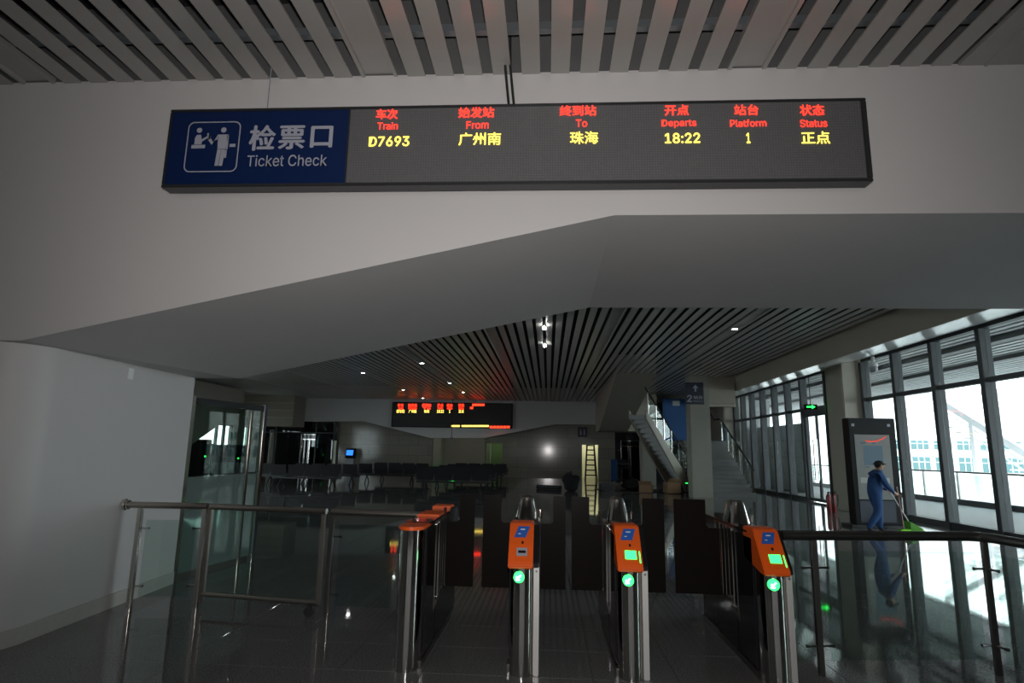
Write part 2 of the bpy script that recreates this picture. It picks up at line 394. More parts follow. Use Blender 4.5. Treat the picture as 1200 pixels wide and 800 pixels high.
struct('ceiling_recess', B(-7.05, -3.7, 36.6, 41.2, 2.6, 2.7), 'wall')
struct('wall_green_room', B(-3.69, -1.2, 39.5, 39.6, 0, 3.2).box(-1.25, -1.2, 36.9, 39.5, 0, 3.2), 'green_room')
struct('wall_lit_room', B(1.2, 3.9, 39.5, 39.6, 0, 3.2).box(1.15, 1.2, 36.9, 39.5, 0, 3.2).box(3.9, 3.95, 36.9, 39.5, 0, 3.2), 'lit_room')
struct('ceiling_back_rooms', B(-3.69, 3.95, 36.9, 39.6, 3.2, 3.25), 'wall')
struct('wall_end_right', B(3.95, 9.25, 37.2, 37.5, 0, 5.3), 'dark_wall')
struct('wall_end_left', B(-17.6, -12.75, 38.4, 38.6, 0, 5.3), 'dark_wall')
struct('wall_lobby_side', B(-12.8, -12.7, 36.6, 38.4, 0, 3.3), 'marble')
lamp('lit_room_lamp', 'POINT', (2.6, 38.2, 2.9), 55, (1, .97, .72), shadow_soft_size=.15)
lamp('green_room_lamp', 'POINT', (-2.6, 38.2, 2.9), 11, (.8, 1, .6), shadow_soft_size=.15)
lamp('recess_lamp', 'POINT', (-5.3, 38.7, 2.3), 9, (1, 1, .9), shadow_soft_size=.2)
# stair enclosure hanging from the ceiling, white pier below it
struct('wall_stair', MB().prism([(22.7, ZH), (31, 2.65), (33, 2.65), (33, 5.2), (22.7, 5.2)], 'x', 2.55, 4.0).box(4.0, 5.45, 31, 33, 2.65, 5.2), 'beige', smooth=False)
struct('column_stair', B(4.72, 5.42, 31.4, 32.1, 0, 2.65), 'recess_wall', bevel=.02)
colm = struct('column_sign', B(5.28, 6.02, 23.05, 23.75, 0, ZH+.2), 'recess_wall', bevel=.02)
struct('wall_bulkhead', B(6.02, 7.12, 23.6, 23.9, 3.5, 5.2).box(7.12, 9.25, 30.6, 30.9, 3.9, 5.2), 'beige')
struct('wall_left_bulkhead', MB().prism([(34.2, ZH), (34.2, 2.75), (35.9, 2.75), (35.9, ZH)], 'x', -17.6, -14.65), 'beige_dark')
wlb = bpy.data.objects['wall_left_bulkhead']
for z in (3.2, 3.62, 4.05): obj('ledge', B(-17.6, -14.62, 34.12, 34.2, z, z+.06), 'beige', wlb)
struct('trim_3', MB().prism([(24.6, .95), (30.2, 3.47), (30.2, 4.4), (24.6, 4.4)], 'x', -16.4, -15.6), 'recess_wall', smooth=False)

# ================================================================== DISPLAY BOARD
yb = 4.22
bx0, bx1, bz0, bz1 = -3.003, 2.327, 3.509, 4.167
bd = thing('display_board', (-.34, 4.34, 3.509), 'long grey departure display with blue ticket check panel hung on the white beam', 'display board')
fw = .022
obj('frame', MB().box(bx0, bx1, yb, 4.34, bz0, bz0+.026).box(bx0, bx1, yb, 4.34, bz1-fw, bz1).box(bx0, bx0+.018, yb, 4.34, bz0+.026, bz1-fw).box(bx1-.04, bx1, yb, 4.34, bz0+.026, bz1-fw).box(bx0+.018, bx1-.04, 4.30, 4.335, bz0+.026, bz1-fw), 'sign_frame', bd, bevel=.006)
xs = -1.555
ticket = obj('ticket_panel', B(bx0+.018, xs, yb+.012, 4.30, bz0+.026, bz1-fw), 'sign_blue', bd, label='deep blue panel with ticket check pictogram')
screen = obj('led_screen', B(xs, bx1-.04, yb+.010, 4.30, bz0+.026, bz1-fw), 'led_screen', bd, label='dark grey dot matrix screen with red and yellow text')
obj('divider', B(xs-.006, xs+.006, yb+.004, 4.30, bz0+.026, bz1-fw), 'sign_frame', bd)
def rect(px0, py0, px1, py1, y):
    c = at((px0+px1)/2, (py0+py1)/2, y=y)
    return at(px0, (py0+py1)/2, y=y).x, at(px1, (py0+py1)/2, y=y).x, at((px0+px1)/2, py1, y=y).z, at((px0+px1)/2, py0, y=y).z
LED = [('车次', 441, 127.8, 466, 139.5, 0), ('Train', 442.5, 143.2, 466, 151.6, 0), ('D7693', 432.3, 159.7, 479.6, 171.4, 1),
       ('始发站', 537.5, 125.6, 579, 137.7, 0), ('From', 546.7, 142, 572.4, 150.5, 0), ('广州南', 537.5, 155.3, 587, 170, 1),
       ('终到站', 656, 123.5, 698.6, 135.5, 0), ('To', 675, 140, 688, 148.6, 0), ('珠海', 668, 154, 701, 168.5, 1),
       ('开点', 779, 123, 807, 135, 0), ('Departs', 775.5, 140, 816, 149.7, 0), ('18:22', 779, 155.7, 820.5, 167.7, 1),
       ('站台', 860.6, 122.7, 888.7, 134.7, 0), ('Platform', 855.7, 140, 898, 148.2, 0), ('1', 874.7, 155.7, 879.2, 167.7, 1),
       ('状态', 937.5, 122.7, 966, 135, 0), ('Status', 937.8, 140, 969.3, 148.6, 0), ('正点', 939, 154, 972.7, 168.5, 1)]
ly = yb+.006
for body, a, b, c, d_, yel in LED:
    cjk = ord(body[0]) > 1000
    text(body, *rect(a, b, c, d_, ly), ly, 'yellow_led' if yel else 'red_led', screen, 'led_text', bold=(.014 if yel else .007) if cjk else (.016 if yel else 0))
ty = yb+.008
text('检', *rect(292, 146.5, 323, 176.5, ty), ty, 'sign_white', ticket, bold=.03)
text('票', *rect(326.5, 147, 357.5, 175, ty), ty, 'sign_white', ticket, bold=.03)
text('口', *rect(363.8, 147.5, 390, 173, ty), ty, 'sign_white', ticket, bold=.03)
text('Ticket Check', *rect(289.5, 181.3, 383, 194.7, ty), ty, 'sign_white', ticket, bold=.004)
# pictogram: inspector behind a counter, passenger reaching out
x0, x1, z0, z1 = rect(218, 142.5, 280, 201.5, ty)
S = x1-x0; T = z1-z0
def pic(fn): m_ = MB(); fn(m_); return m_
def U(u, v): return (x0+u*S, z0+v*T)
def flat(poly): return MB().prism([U(*p) for p in poly], 'y', ty-.002, ty+.003)
def rr(i, r, n=6):
    P = []
    for cx, cy, a0 in ((1-i-r, 1-i-r, 0), (i+r, 1-i-r, 90), (i+r, i+r, 180), (1-i-r, i+r, 270)):
        P += [(cx+r*math.cos(math.radians(a0+90*k/n)), cy+r*math.sin(math.radians(a0+90*k/n))) for k in range(n+1)]
    return P
o_, i_ = [U(*p) for p in rr(0, .12)], [U(*p) for p in rr(.022, .10)]
nn = len(o_)
mb = MB().add([(x, ty, z) for x, z in o_]+[(x, ty, z) for x, z in i_], [(k, (k+1) % nn, nn+(k+1) % nn, nn+k) for k in range(nn)])
obj('pictogram_border', mb, 'sign_white', ticket, smooth=False)
def disc(u, v, r): return [(u+r*math.cos(2*math.pi*k/14), v+r*T/S*math.sin(2*math.pi*k/14)*S/T*1.0) for k in range(14)]
fig = MB()
for poly in (disc(.22, .83, .052), [(.10, .54), (.36, .54), (.36, .47), (.10, .47)], [(.15, .55), (.29, .55), (.29, .60), (.40, .68), (.38, .71), (.28, .65), (.26, .74), (.18, .74), (.15, .68)],
             disc(.68, .83, .052), [(.58, .74), (.78, .74), (.75, .44), (.60, .44)], [(.60, .45), (.67, .45), (.645, .12), (.575, .12)], [(.675, .45), (.75, .45), (.72, .12), (.655, .12)],
             [(.58, .74), (.60, .66), (.49, .60), (.48, .535)], [(.49, .60), (.48, .535), (.41, .63), (.40, .77)], [(.37, .76), (.40, .78), (.45, .66), (.41, .63)], [(.76, .74), (.79, .72), (.79, .44), (.76, .44)],
             [(.74, .43), (.78, .43), (.78, .28), (.74, .27)], [(.82, .55), (.93, .55), (.93, .49), (.82, .49)]):
    fig.add([(x0+u*S, ty, z0+v*T) for u, v in poly], [tuple(range(len(poly)))])
obj('pictogram', fig, 'sign_white', ticket, smooth=False)
# hanging cables and wire
for k, (px, dx) in enumerate(((591, .0), (597, .0))):
    a = at(px, 86, y=4.3); b = at(px+6, 116, y=4.3)
    c = obj('cable', MB().tube([(a.x, 4.30, ZN+.3), (a.x+.005, 4.30, ZN), (b.x, 4.30, bz1-.002)], .010, 8), 'rubber', base=(b.x, 4.30, bz1))
    tag(c, ['left one of the two black cables above the middle of the departure display', 'right one of the two black cables above the middle of the departure display'][k], 'cable', 'cables above the display')
a = at(315, 110, y=4.28)
tag(obj('suspension_wire', MB().tube([(a.x, 4.28, ZN+.2), (a.x, 4.28, bz1)], .004, 6), 'grey_plastic', base=(a.x, 4.28, bz1)), 'thin grey wire from the slats to the blue end of the departure display', 'wire')
tag(obj('wall_switch', B(wx(5.74), wx(5.74)+.014, 5.74, 5.82, 2.19, 2.30), 'white_print', bevel=.003, base=(wx(5.74), 5.78, 2.25)), 'small pale plate high on the left pier', 'wall plate')

# ================================================================== TICKET GATES
def gate(cx, label, style):
    hw = .1; g = thing('ticket_gate', (cx, 5.45, 0), label, 'ticket gate', 'ticket gates in a row')
    X = lambda a: cx+a
    # plinth and black body
    obj('plinth', B(X(-.105), X(.105), 4.66, 6.30, 0, .05), 'steel_dark', g, bevel=.004)
    obj('body', B(X(-.092), X(.092), 4.735, 6.30, .05, .975), 'black', g, bevel=.006)
    for s in (-1, 1):
        for y0, y1 in ((4.75, 5.16), (5.74, 6.26)):
            obj('side_panel', B(X(s*.092), X(s*.1), y0, y1, .06, .95), 'black_glass', g, bevel=.002)
        h = obj('flap_housing', B(X(s*.092), X(s*.104), 5.18, 5.72, .05, .385), 'black_glass', g)
        for y0, y1, z0 in ((5.19, 5.27, .37), (5.30, 5.36, .40), (5.40, 5.44, .40), (5.50, 5.56, .40), (5.62, 5.70, .37)):
            obj('steel_strip', B(X(s*.09), X(s*.118), y0, y1, z0, .975), 'steel', g, bevel=.005)
        obj('deflector', MB().loft([(X(s*.1), 5.19, .37), (X(s*.118), 5.19, .37), (X(s*.118), 5.27, .37), (X(s*.1), 5.27, .37)], [(X(s*.1), 5.10, .28), (X(s*.102), 5.10, .28), (X(s*.102), 5.12, .28), (X(s*.1), 5.12, .28)]), 'steel', g)
    # half round steel end columns
    def halfcol(yc, sgn, z1, name):
        P = [(X(.088*math.cos(a)), yc - sgn*.1*math.sin(a)) for a in [math.pi*k/18 for k in range(19)]] + [(X(-.088), yc+sgn*.075), (X(.088), yc+sgn*.075)]
        return obj(name, MB().prism(P, 'z', .0, z1), 'steel', g)
    halfcol(4.66, 1, .735 if style != 'plain' else .965, 'front_column'); halfcol(6.30, -1, .965, 'rear_column')
    obj('top_deck', B(X(-.1), X(.1), 4.84, 6.2, .975, .995), 'black_glass', g, bevel=.003)
    # tapering steel housing over the flaps
    R_ = []
    for z, wx, wy in ((.99, .098, .17), (1.02, .092, .16), (1.13, .066, .12), (1.160, .058, .105), (1.173, .045, .08), (1.178, .02, .04)):
        R_.append([(X(wx*math.copysign(abs(math.cos(t))**.7, math.cos(t))), 5.45+wy*math.copysign(abs(math.sin(t))**.7, math.sin(t)), z) for t in [2*math.pi*k/28 for k in range(28)]])
    if style != 'plain': obj('flap_tower', MB().rings(R_), 'steel', g)
    else: obj('middle_cap', B(X(-.095), X(.1), 5.25, 5.62, .995, 1.012), 'orange', g, bevel=.006)
    obj('hinge_pin', MB().tube([(X(.12), 5.40, .99), (X(.12), 5.40, 1.06)], .012, 8), 'steel', g)
    def head(flip, st):
        fy = (lambda y: y) if not flip else (lambda y: 10.9-y)
        P = [(4.94, 1.02), (4.74, 1.025), (4.70, 1.012), (4.50, .765), (4.492, .745), (4.51, .728), (4.60, .735), (4.94, .79)]
        hd = obj('reader_head', MB().prism([(fy(y), z) for y, z in P], 'x', X(-.1), X(.078)), 'orange', g, bevel=.007)
        P2 = [(4.98, 1.005), (4.76, 1.005), (4.56, .76), (4.56, .73), (4.98, .73)]
        obj('head_shroud', MB().prism([(fy(y), z) for y, z in P2], 'x', X(.079), X(.118)), 'black', g, bevel=.005)
        if flip: return
        a_, b_ = Vector((0, 4.70, 1.012)), Vector((0, 4.50, .765)); dn = (b_-a_).normalized(); nrm = Vector((0, dn.z, -dn.y)); LN = (b_-a_).length
        if nrm.y > 0: nrm = -nrm
        def plate(u0, u1, t0, t1, th, skew=0, lift=0):
            q = []
            for l in (lift, lift+th):
                for u, t in ((u0+skew, t0), (u1+skew, t0), (u1, t1), (u0, t1)):
                    p = a_+dn*(t*LN)+nrm*l; q.append((X(u), p.y, p.z))
            return MB().loft(q[:4], q[4:])
        lb = obj('card_label', plate(-.065, .02, .05, .34, .002, .03), 'blue_label', hd)
        obj('print', plate(-.022, .012, .12, .145, .001, .003, .0022), 'white_print', lb); obj('print', plate(-.036, -.018, .24, .26, .001, .002, .0022), 'white_print', lb)
        obj('bezel', plate(-.058, .052, .55, .93, .006), 'orange', hd, bevel=.002)
        obj('display', plate(-.042, .036, .62, .82, .004, 0, .006), 'grey_plastic' if st == 'slot' else 'green_light', hd)
        if st == 'slot': obj('ticket_slot', plate(-.03, .024, .69, .75, .002, 0, .010), 'black', hd)
        obj('edge_light', plate(.058, .064, .62, .9, .003), 'green_light' if st != 'slot' else 'orange', hd)
        obj('sensor', plate(-.008, .006, .44, .5, .004), 'black', hd)
    if style == 'plain':
        obj('top_cap', MB().prism([(X(-.1), 4.92)] + [(X(.1*math.cos(math.pi-a)), 4.66-.115*math.sin(a)) for a in [math.pi*k/14 for k in range(15)]] + [(X(.1), 4.92)], 'z', .965, .99), 'orange', g, bevel=.006, label='low orange cap')
        head(True, 'back')
    else:
        head(False, style)
        l = obj('indicator_light', MB().tube([(X(-.022), 4.575, .665), (X(-.022), 4.548, .665)], .038, 20), 'green_light', g, label='glowing green entry arrow')
        ar = MB()
        for q in ([(-.012, -.016), (.016, .012), (.010, .018), (-.018, -.010)], [(-.02, -.02), (.006, -.02), (.006, -.012), (-.02, -.012)], [(-.02, -.02), (-.012, -.02), (-.012, .006), (-.02, .006)]):
            ar.prism([(X(-.022)+u, .665+v) for u, v in q], 'y', 4.545, 4.549)
        obj('arrow', ar, 'white_light', l)
        st = obj('edge_post', B(X(.082), X(.122), 4.60, 4.66, 0, .728), 'satin_steel', g, bevel=.004)
        obj('screw', MB().tube([(X(.102), 4.597, .70), (X(.102), 4.603, .70)], .008, 10), 'steel_dark', st)
    return g
gs = [(-1.01, 'leftmost steel ticket gate with a low orange cap and no reader', 'plain'), (-.18, 'ticket gate with sloped orange reader and unlit grey ticket slot', 'slot'),
      (.595, 'narrow ticket gate with lit green display, middle of the three orange readers', 'lit'), (1.60, 'rightmost ticket gate with orange reader beside the right handrail', 'lit')]
G_ = [gate(*a) for a in gs]
# smoked flaps: two per lane, each a part of its gate
for gi, s, xa, xb in ((0, 1, -.89, -.645), (1, -1, -.30, -.57), (1, 1, -.06, .158), (2, -1, .475, .21), (2, 1, .715, 1.013), (3, -1, 1.48, 1.095)):
    t = .75 if abs(xb-xa) > .3 else .4
    xn = xa+(xb-xa)*min(.11/abs(xb-xa), .6)
    r = .02*(1 if xb > xa else -1)
    obj('flap', MB().prism([(xa, .385), (xb, .385), (xb, 1.165), (xn, 1.165), (xn, .95), (xn-r, .93), (xa, .93)], 'y', 5.525, 5.54), 'flap', G_[gi], bevel=.003, label='smoked black flap')

# ================================================================== HANDRAILS WITH GLASS
def clamp_(parent, m, x, y, z, dx, dy):
    mb = MB(); mb.tube([(x, y, z), (x+dx*.05, y+dy*.05, z), (x+dx*.085, y+dy*.085, z)], .009, 8, rs=[.008, .008, .013]); obj('glass_clamp', mb, m, parent)
# left: wall flange to first swing gate
rl = thing('handrail', (-3.8, 6.0, 0), 'short steel handrail with glass fixed to the left pier', 'handrail')
zr = .955
obj('rail', MB().tube([(wx(5.96)+.01, 5.96, zr+.008), (-3.40, 6.07, zr)], .032, 14), 'brass_steel', rl)
obj('wall_flange', MB().tube([(wx(5.96)+.002, 5.955, zr+.008), (wx(5.96)+.022, 5.96, zr+.008)], .055, 18).tube([(wx(5.96)+.03, 5.962, zr+.008), (wx(5.96)+.05, 5.963, zr+.008)], .045, 18), 'steel', rl)
for x, y in ((-4.03, 5.98), (-3.42, 6.07)):
    obj('post', B(x-.022, x+.022, y-.022, y+.022, 0, zr-.02), 'steel', rl, bevel=.004)
for z in (.74, .2): clamp_(rl, 'steel', -4.01, 5.98, z, 1, .1); clamp_(rl, 'steel', -3.44, 6.07, z, -1, -.1)
def pane_between(p, q, z0, z1, t=.010):
    p, q = Vector((*p, 0)), Vector((*q, 0)); d = (q-p).normalized(); n = Vector((-d.y, d.x, 0))*t/2
    return MB().prism([(v.x, v.y) for v in (p+n, q+n, q-n, p-n)], 'z', z0, z1)
obj('glass_panel', pane_between((-3.96, 5.99), (-3.50, 6.06), .1, .82), 'clear_glass', rl)
# swing gate
sg = thing('swing_gate', (-2.75, 5.98, 0), 'hinged glass gate in a steel frame between two handrail sections', 'gate')
P0, P1 = Vector((-3.36, 6.06, 0)), Vector((-2.10, 5.90, 0))
obj('top_rail', MB().tube([P0+Vector((0, 0, zr)), P1+Vector((-.02, 0, zr-.006))], .03, 14), 'brass_steel', sg)
obj('bottom_rail', MB().tube([P0+Vector((0, 0, .13)), P1+Vector((-.04, 0, .12))], .022, 10), 'brass_steel', sg)
for p in (P0, P1-Vector((.045, -.005, 0))):
    obj('stile', B(p.x-.02, p.x+.02, p.y-.02, p.y+.02, .05 if p is P0 else .1, zr-.01), 'brass_steel', sg, bevel=.004)
obj('glass_panel', pane_between((-3.32, 6.055), (-2.19, 5.915), .15, .92), 'clear_glass', sg)
obj('caster', MB().tube([(-2.22, 5.87, .045), (-2.22, 5.91, .045)], .045, 16).box(-2.235, -2.205, 5.875, 5.905, .06, .12), 'rubber', sg)
# left rail section up to gate one
rm = thing('handrail', (-1.6, 5.86, 0), 'steel handrail with glass between the swing gate and the leftmost ticket gate', 'handrail')
obj('rail', MB().tube([(-2.07, 5.90, zr-.006), (-1.12, 5.86, zr-.012)], .032, 14), 'brass_steel', rm)
obj('post', B(-2.082, -2.038, 5.878, 5.922, 0, zr-.02), 'steel', rm, bevel=.004)
for z in (.72, .2): clamp_(rm, 'steel', -2.04, 5.9, z, 1, 0)
obj('glass_panel', pane_between((-1.98, 5.895), (-1.15, 5.86), .1, .84), 'clear_glass', rm)
# right rail: gate four to the corner, then back towards the camera
rr_ = thing('handrail', (2.6, 4.95, 0), 'dark steel handrail with glass running right from the rightmost ticket gate', 'handrail')
zq = .97
obj('rail', MB().tube([(1.735, 4.80, zq), (3.20, 5.02, zq), (3.29, 5.00, zq), (3.335, 4.92, zq), (3.36, 4.66, zq), (3.42, 3.6, zq)], .036, 14), 'steel_dark', rr_)
for x, y in ((1.98, 4.84), (3.31, 5.0), (3.41, 3.75)):
    obj('post', B(x-.02, x+.02, y-.02, y+.02, 0, zq-.02), 'steel_dark', rr_, bevel=.004)
for z in (.74, .2):
    for q in ((2.0, 4.84, z, 1, .15), (3.29, 5.0, z, -1, -.15), (3.315, 4.98, z, .1, -1), (1.96, 4.83, z, -1, -.15)): clamp_(rr_, 'steel_dark', *q)
obj('glass_panel', pane_between((2.06, 4.85), (3.24, 5.01), .1, .86), 'clear_glass', rr_)
obj('glass_panel', pane_between((1.76, 4.81), (1.92, 4.83), .1, .86), 'clear_glass', rr_)
obj('glass_panel', pane_between((3.325, 4.92), (3.40, 3.82), .1, .86), 'clear_glass', rr_)

# ================================================================== GLASS PARTITION BEHIND THE LEFT PIER
gp = thing('glass_partition', (-4.3, 8.1, 0), 'tall glass screen with frosted lower half between two steel posts', 'glass screen')
for y, x in ((7.25, -4.40), (8.75, -4.19)):
    obj('post', B(x-.03, x+.03, y-.05, y+.05, 0, 2.16), 'steel', gp, bevel=.006)
obj('post', B(-4.255, -4.215, 8.42, 8.48, 0, 2.05), 'steel', gp, bevel=.006)
obj('clear_pane', pane_between((-4.39, 7.31), (-4.20, 8.69), 1.18, 2.06, .012), 'partition_glass', gp)
obj('frosted_pane', pane_between((-4.39, 7.31), (-4.20, 8.69), .05, 1.17, .012), 'frosted', gp)
obj('head_rail', pane_between((-4.39, 7.31), (-4.20, 8.69), 2.06, 2.14, .06), 'black', gp)

# ================================================================== FAR DISPLAY BOARD
fb = thing('display_board', (-5.7, 35.98, 2.85), 'black overhead display at the far end of the waiting hall', 'display board')
obj('frame', B(-9.30, -2.10, 35.72, 35.98, 2.85, 4.33), 'black', fb, bevel=.02)
fs = obj('led_screen', B(-9.24, -2.16, 35.70, 35.73, 2.90, 4.28), 'led_screen_far', fb)
for cx, w0, a, b, c_, d_ in ((469.5, 7, '车次', 'Train', 'D7693', 9), (483.5, 10.5, '始发站', 'From', '广州南', 9), (500, 10.5, '终到站', 'To', '珠海', 6), (516, 7, '开点', 'Departs', '18:22', 8), (527, 7, '站台', 'Platform', '1', 1.5), (540.5, 7, '状态', 'Status', '正点', 6)):
    for bdy, y0, y1, w_, m_ in ((a, 472.8, 476.5, w0, 'red_led_far'), (b, 477, 479.6, w0-1, 'red_led_far'), (c_, 480, 483.6, d_, 'yellow_led_far')):
        text(bdy, *rect(cx-w_/2, y0, cx+w_/2, y1, 35.69), 35.69, m_, fs, 'led_text', bold=.012)
for a, b, c_, d_, m_, st in ((553.5, 473, 568, 475.5, 'red_led_far', 1.6), (551, 476.5, 554.5, 479, 'red_led_far', 1.2), (529, 498, 539, 500, 'yellow_led_far', 1.1), (541, 498, 573, 500, 'yellow_led_far', 1.1), (574, 499, 598, 501.5, 'red_led_far', 4)):
    mb = MB(); x = a
    while x < c_-.3:
        q = rect(x, b, min(x+st*.82, c_), d_, 35.69); mb.box(q[0], q[1], 35.685, 35.695, q[2], q[3]); x += st
    obj('led_text', mb, m_, fs)

# ================================================================== HALL FURNITURE AND FITTINGS
ordn = ['nearest', 'second', 'third', 'fourth', 'fifth', 'sixth']
# downlights
def downlight(x, y, label):
    t = thing('downlight', (x, y, ZH+.028), label, 'ceiling light', 'recessed downlights in the hall ceiling')
    obj('ring', MB().rings([[(x+r*math.cos(2*math.pi*k/16), y+r*math.sin(2*math.pi*k/16), ZH+z) for k in range(16)] for r, z in ((.10, .028), (.10, .012), (.07, .008), (.07, .028))]), 'white_print', t)
    obj('lens', MB().lathe([(.07, ZH+.014), (.07, ZH+.026)], x, y, 16), 'lamp_white', t)
for x, ys, nm in ((-7.37, (23.5, 30.3, 35.2), 'left lamp trough'), (-4.42, (20.7, 26.85, 31.2), 'second lamp trough from the left'), (4.43, (14.45,), 'right lamp trough near the windows')):
    for k, y in enumerate(ys): downlight(x, y, f'round recessed downlight in the {nm}' + (f', {["nearest", "middle", "farthest"][k]} one' if len(ys) > 1 else ''))
for k, y in enumerate((14.0, 16.4)):
    pl = thing('pendant_lamp', (-.11, y, ZH-.12), f'tiny bright lamp between the slats above the middle of the hall, {["nearer", "farther"][k]} one', 'ceiling light')
    obj('lens', MB().ball((-.11, y, ZH-.08), .045, .045, .045), 'lamp_white', pl)
    obj('stem', MB().tube([(-.11, y, ZH-.04), (-.11, y, ZH+.1)], .012, 8), 'grey_plastic', pl)
# waiting benches
def bench():
    b = thing('waiting_bench', (0, 0, 0), 'x', 'bench')
    for k in range(4):
        x = -1.05+k*.7
        obj('seat', MB().prism([(-.22, .42), (.22, .40), (.24, .42), (.22, .44), (-.22, .46)], 'x', x-.31, x+.31), 'seat_black', b, bevel=.01, world=False)
        obj('backrest', MB().prism([(-.25, .46), (-.22, .45), (-.33, .88), (-.36, .88)], 'x', x-.31, x+.31), 'seat_black', b, bevel=.01, world=False)
    for k in range(5):
        x = -1.4+k*.7
        obj('armrest', MB().tube([(x, -.24, .44), (x, -.24, .64), (x, .16, .64), (x, .2, .44)], .018, 8), 'seat_black', b, world=False)
    obj('beam', B(-1.4, 1.4, -.04, .04, .33, .40), 'seat_black', b, world=False)
    for x in (-1.05, 1.05):
        obj('leg', MB().tube([(x, .3, .02), (x, .05, .3), (x, 0, .36), (x, -.05, .3), (x, -.3, .02)], .025, 8).box(x-.03, x+.03, .26, .34, 0, .025).box(x-.03, x+.03, -.34, -.26, 0, .025), 'seat_black', b, world=False)
    return b
b0 = bench(); km = kidmap(); first = True
for blk, x, ys in (('right-hand', -3.55, (23.2, 25.6, 28.0, 30.4, 33.0)), ('middle', -7.3, (28.2, 30.8)), ('left-hand', -9.6, (24.2, 26.6))):
    for k, y in enumerate(ys):
        o = b0 if first else copy_tree(b0, km); first = False
        o.location = (x, y, 0); o.rotation_euler.z = 0
        o['label'] = f'black waiting bench, {ordn[k]} from the gates in the {blk} block'; o['group'] = 'waiting benches in the hall'
o = copy_tree(b0, km); o.location = (-12.7, 25.4, 0); o['label'] = 'black waiting bench farthest left, behind the glass screen'; o['group'] = 'waiting benches in the hall'
# lift doors at both ends
def lift(x0, x1, y, ztop, label):
    t = thing('lift_door', ((x0+x1)/2, y, 0), label, 'lift')
    w = .07; xm = (x0+x1)/2; zh = ztop-.3
    obj('frame', B(x0, x0+w, y-.08, y+.02, 0, ztop).box(x1-w, x1, y-.08, y+.02, 0, ztop).box(x0+w, x1-w, y-.08, y+.02, zh-.06, zh).box(x0+w, x1-w, y-.08, y+.02, ztop-.04, ztop), 'steel', t)
    obj('header', B(x0+w, x1-w, y-.05, y+.02, zh, ztop-.04), 'black_glass', t)
    for a, b in ((x0+w, xm-.02), (xm+.02, x1-w)):
        obj('door_leaf', B(a, b, y-.03, y+.0, 0, zh-.06), 'dark_glass', t)
    obj('centre_stile', B(xm-.03, xm+.03, y-.05, y+.01, 0, zh-.06), 'steel', t)
    obj('call_panel', B(x1+.12, x1+.3, y-.06, y-.01, 1.0, 1.55), 'steel_dark', t)
lift(-15.78, -14.62, 38.36, 2.4, 'steel framed glass lift door beyond the left benches')
lift(4.35, 5.5, 37.16, 2.3, 'steel framed glass lift door beside the white pier')
# glass front around the left lift
gf = thing('glass_front', (-15, 36.55, 0), 'dark glass curtain front before the left lift', 'glass front')
for x in (-17.4, -16.6, -14.1, -13.0): obj('mullion', B(x-.03, x+.03, 36.45, 36.55, 0, 3.1), 'aluminium', gf)
obj('transom', B(-17.4, -13.0, 36.47, 36.53, 2.42, 2.48), 'aluminium', gf)
for a, b in ((-17.37, -16.63), (-16.57, -14.13), (-14.07, -13.03)):
    obj('pane', B(a, b, 36.495, 36.505, 2.48, 3.1), 'dark_glass', gf)
    if b < -16 or a > -14.2: obj('pane', B(a, b, 36.495, 36.505, .0, 2.42), 'dark_glass', gf)
lamp('lift_lobby_lamp', 'POINT', (-14.6, 37.6, 2.8), 5, (1, 1, 1), shadow_soft_size=.1)
# slim lit door strip beside marble wall
tag(obj('lit_door_strip', B(-12.96, -12.80, 36.46, 36.50, 0, 2.0), 'lit_room', base=(-12.9, 36.48, 0)), 'narrow pale door edge at the left end of the marble wall', 'door edge')
# information kiosk
k = thing('information_kiosk', (-11.7, 36.0, 0), 'grey pedestal kiosk with a small glowing blue screen', 'kiosk')
obj('pedestal', MB().prism([(35.85, 0), (36.15, 0), (36.15, .95), (35.92, .95)], 'x', -11.92, -11.5), 'grey_plastic', k, bevel=.02)
hd = obj('screen_housing', MB().prism([(35.8, .98), (36.1, .95), (36.1, 1.55), (36.0, 1.55)], 'x', -12.0, -11.42), 'black', k, bevel=.01)
obj('screen', MB().loft([(-11.95, 35.845, 1.15), (-11.55, 35.845, 1.15), (-11.55, 35.95, 1.45), (-11.95, 35.95, 1.45)], [(-11.95, 35.82, 1.15), (-11.55, 35.82, 1.15), (-11.55, 35.935, 1.45), (-11.95, 35.935, 1.45)]), 'screen_blue', hd)
# hanging clock ring
hc = thing('hanging_speaker', (-5.55, 35.0, 2.0), 'small dark ring hanging on a rod before the recess', 'ceiling fixture')
obj('rod', MB().tube([(-5.55, 35, 2.28), (-5.55, 35, ZH+.02)], .015, 8), 'black', hc)
obj('ring', MB().tube([(-5.55+.14*math.cos(t), 35, 2.14+.14*math.sin(t)) for t in [2*math.pi*q/20 for q in range(21)]], .025, 8), 'grey_plastic', hc)
# exit signs
def exit_sign(loc, w, axis, label, stem=None):
    t = thing('exit_sign', loc, label, 'exit sign'); x, y, z = loc; h = w*.42
    if axis == 'y':
        obj('housing', B(x-w/2, x+w/2, y-.03, y+.03, z, z+h), 'black', t); s = w*.34
        obj('symbol', MB().prism([(x-s, z+h*.4), (x-s, z+h*.6), (x+s*.2, z+h*.6), (x+s*.2, z+h*.85), (x+s, z+h*.5), (x+s*.2, z+h*.15), (x+s*.2, z+h*.4)], 'y', y-.04, y-.031), 'green_light', t)
    if stem: obj('stem', MB().tube([(x, y, z+h), (x, y, stem)], .012, 8), 'black', t)
    return t
exit_sign((-6.37, 40.96, .30), .66, 'y', 'green lit exit sign low on the recess wall behind the benches')
e2 = exit_sign((8.9, 21.2, 3.12), .42, 'y', 'green lit exit sign hanging at the glazed exit doors', None)
obj('stem', MB().tube([(8.9, 21.2, 3.29), (8.9, 21.2, 4.3)], .012, 8), 'black', e2)
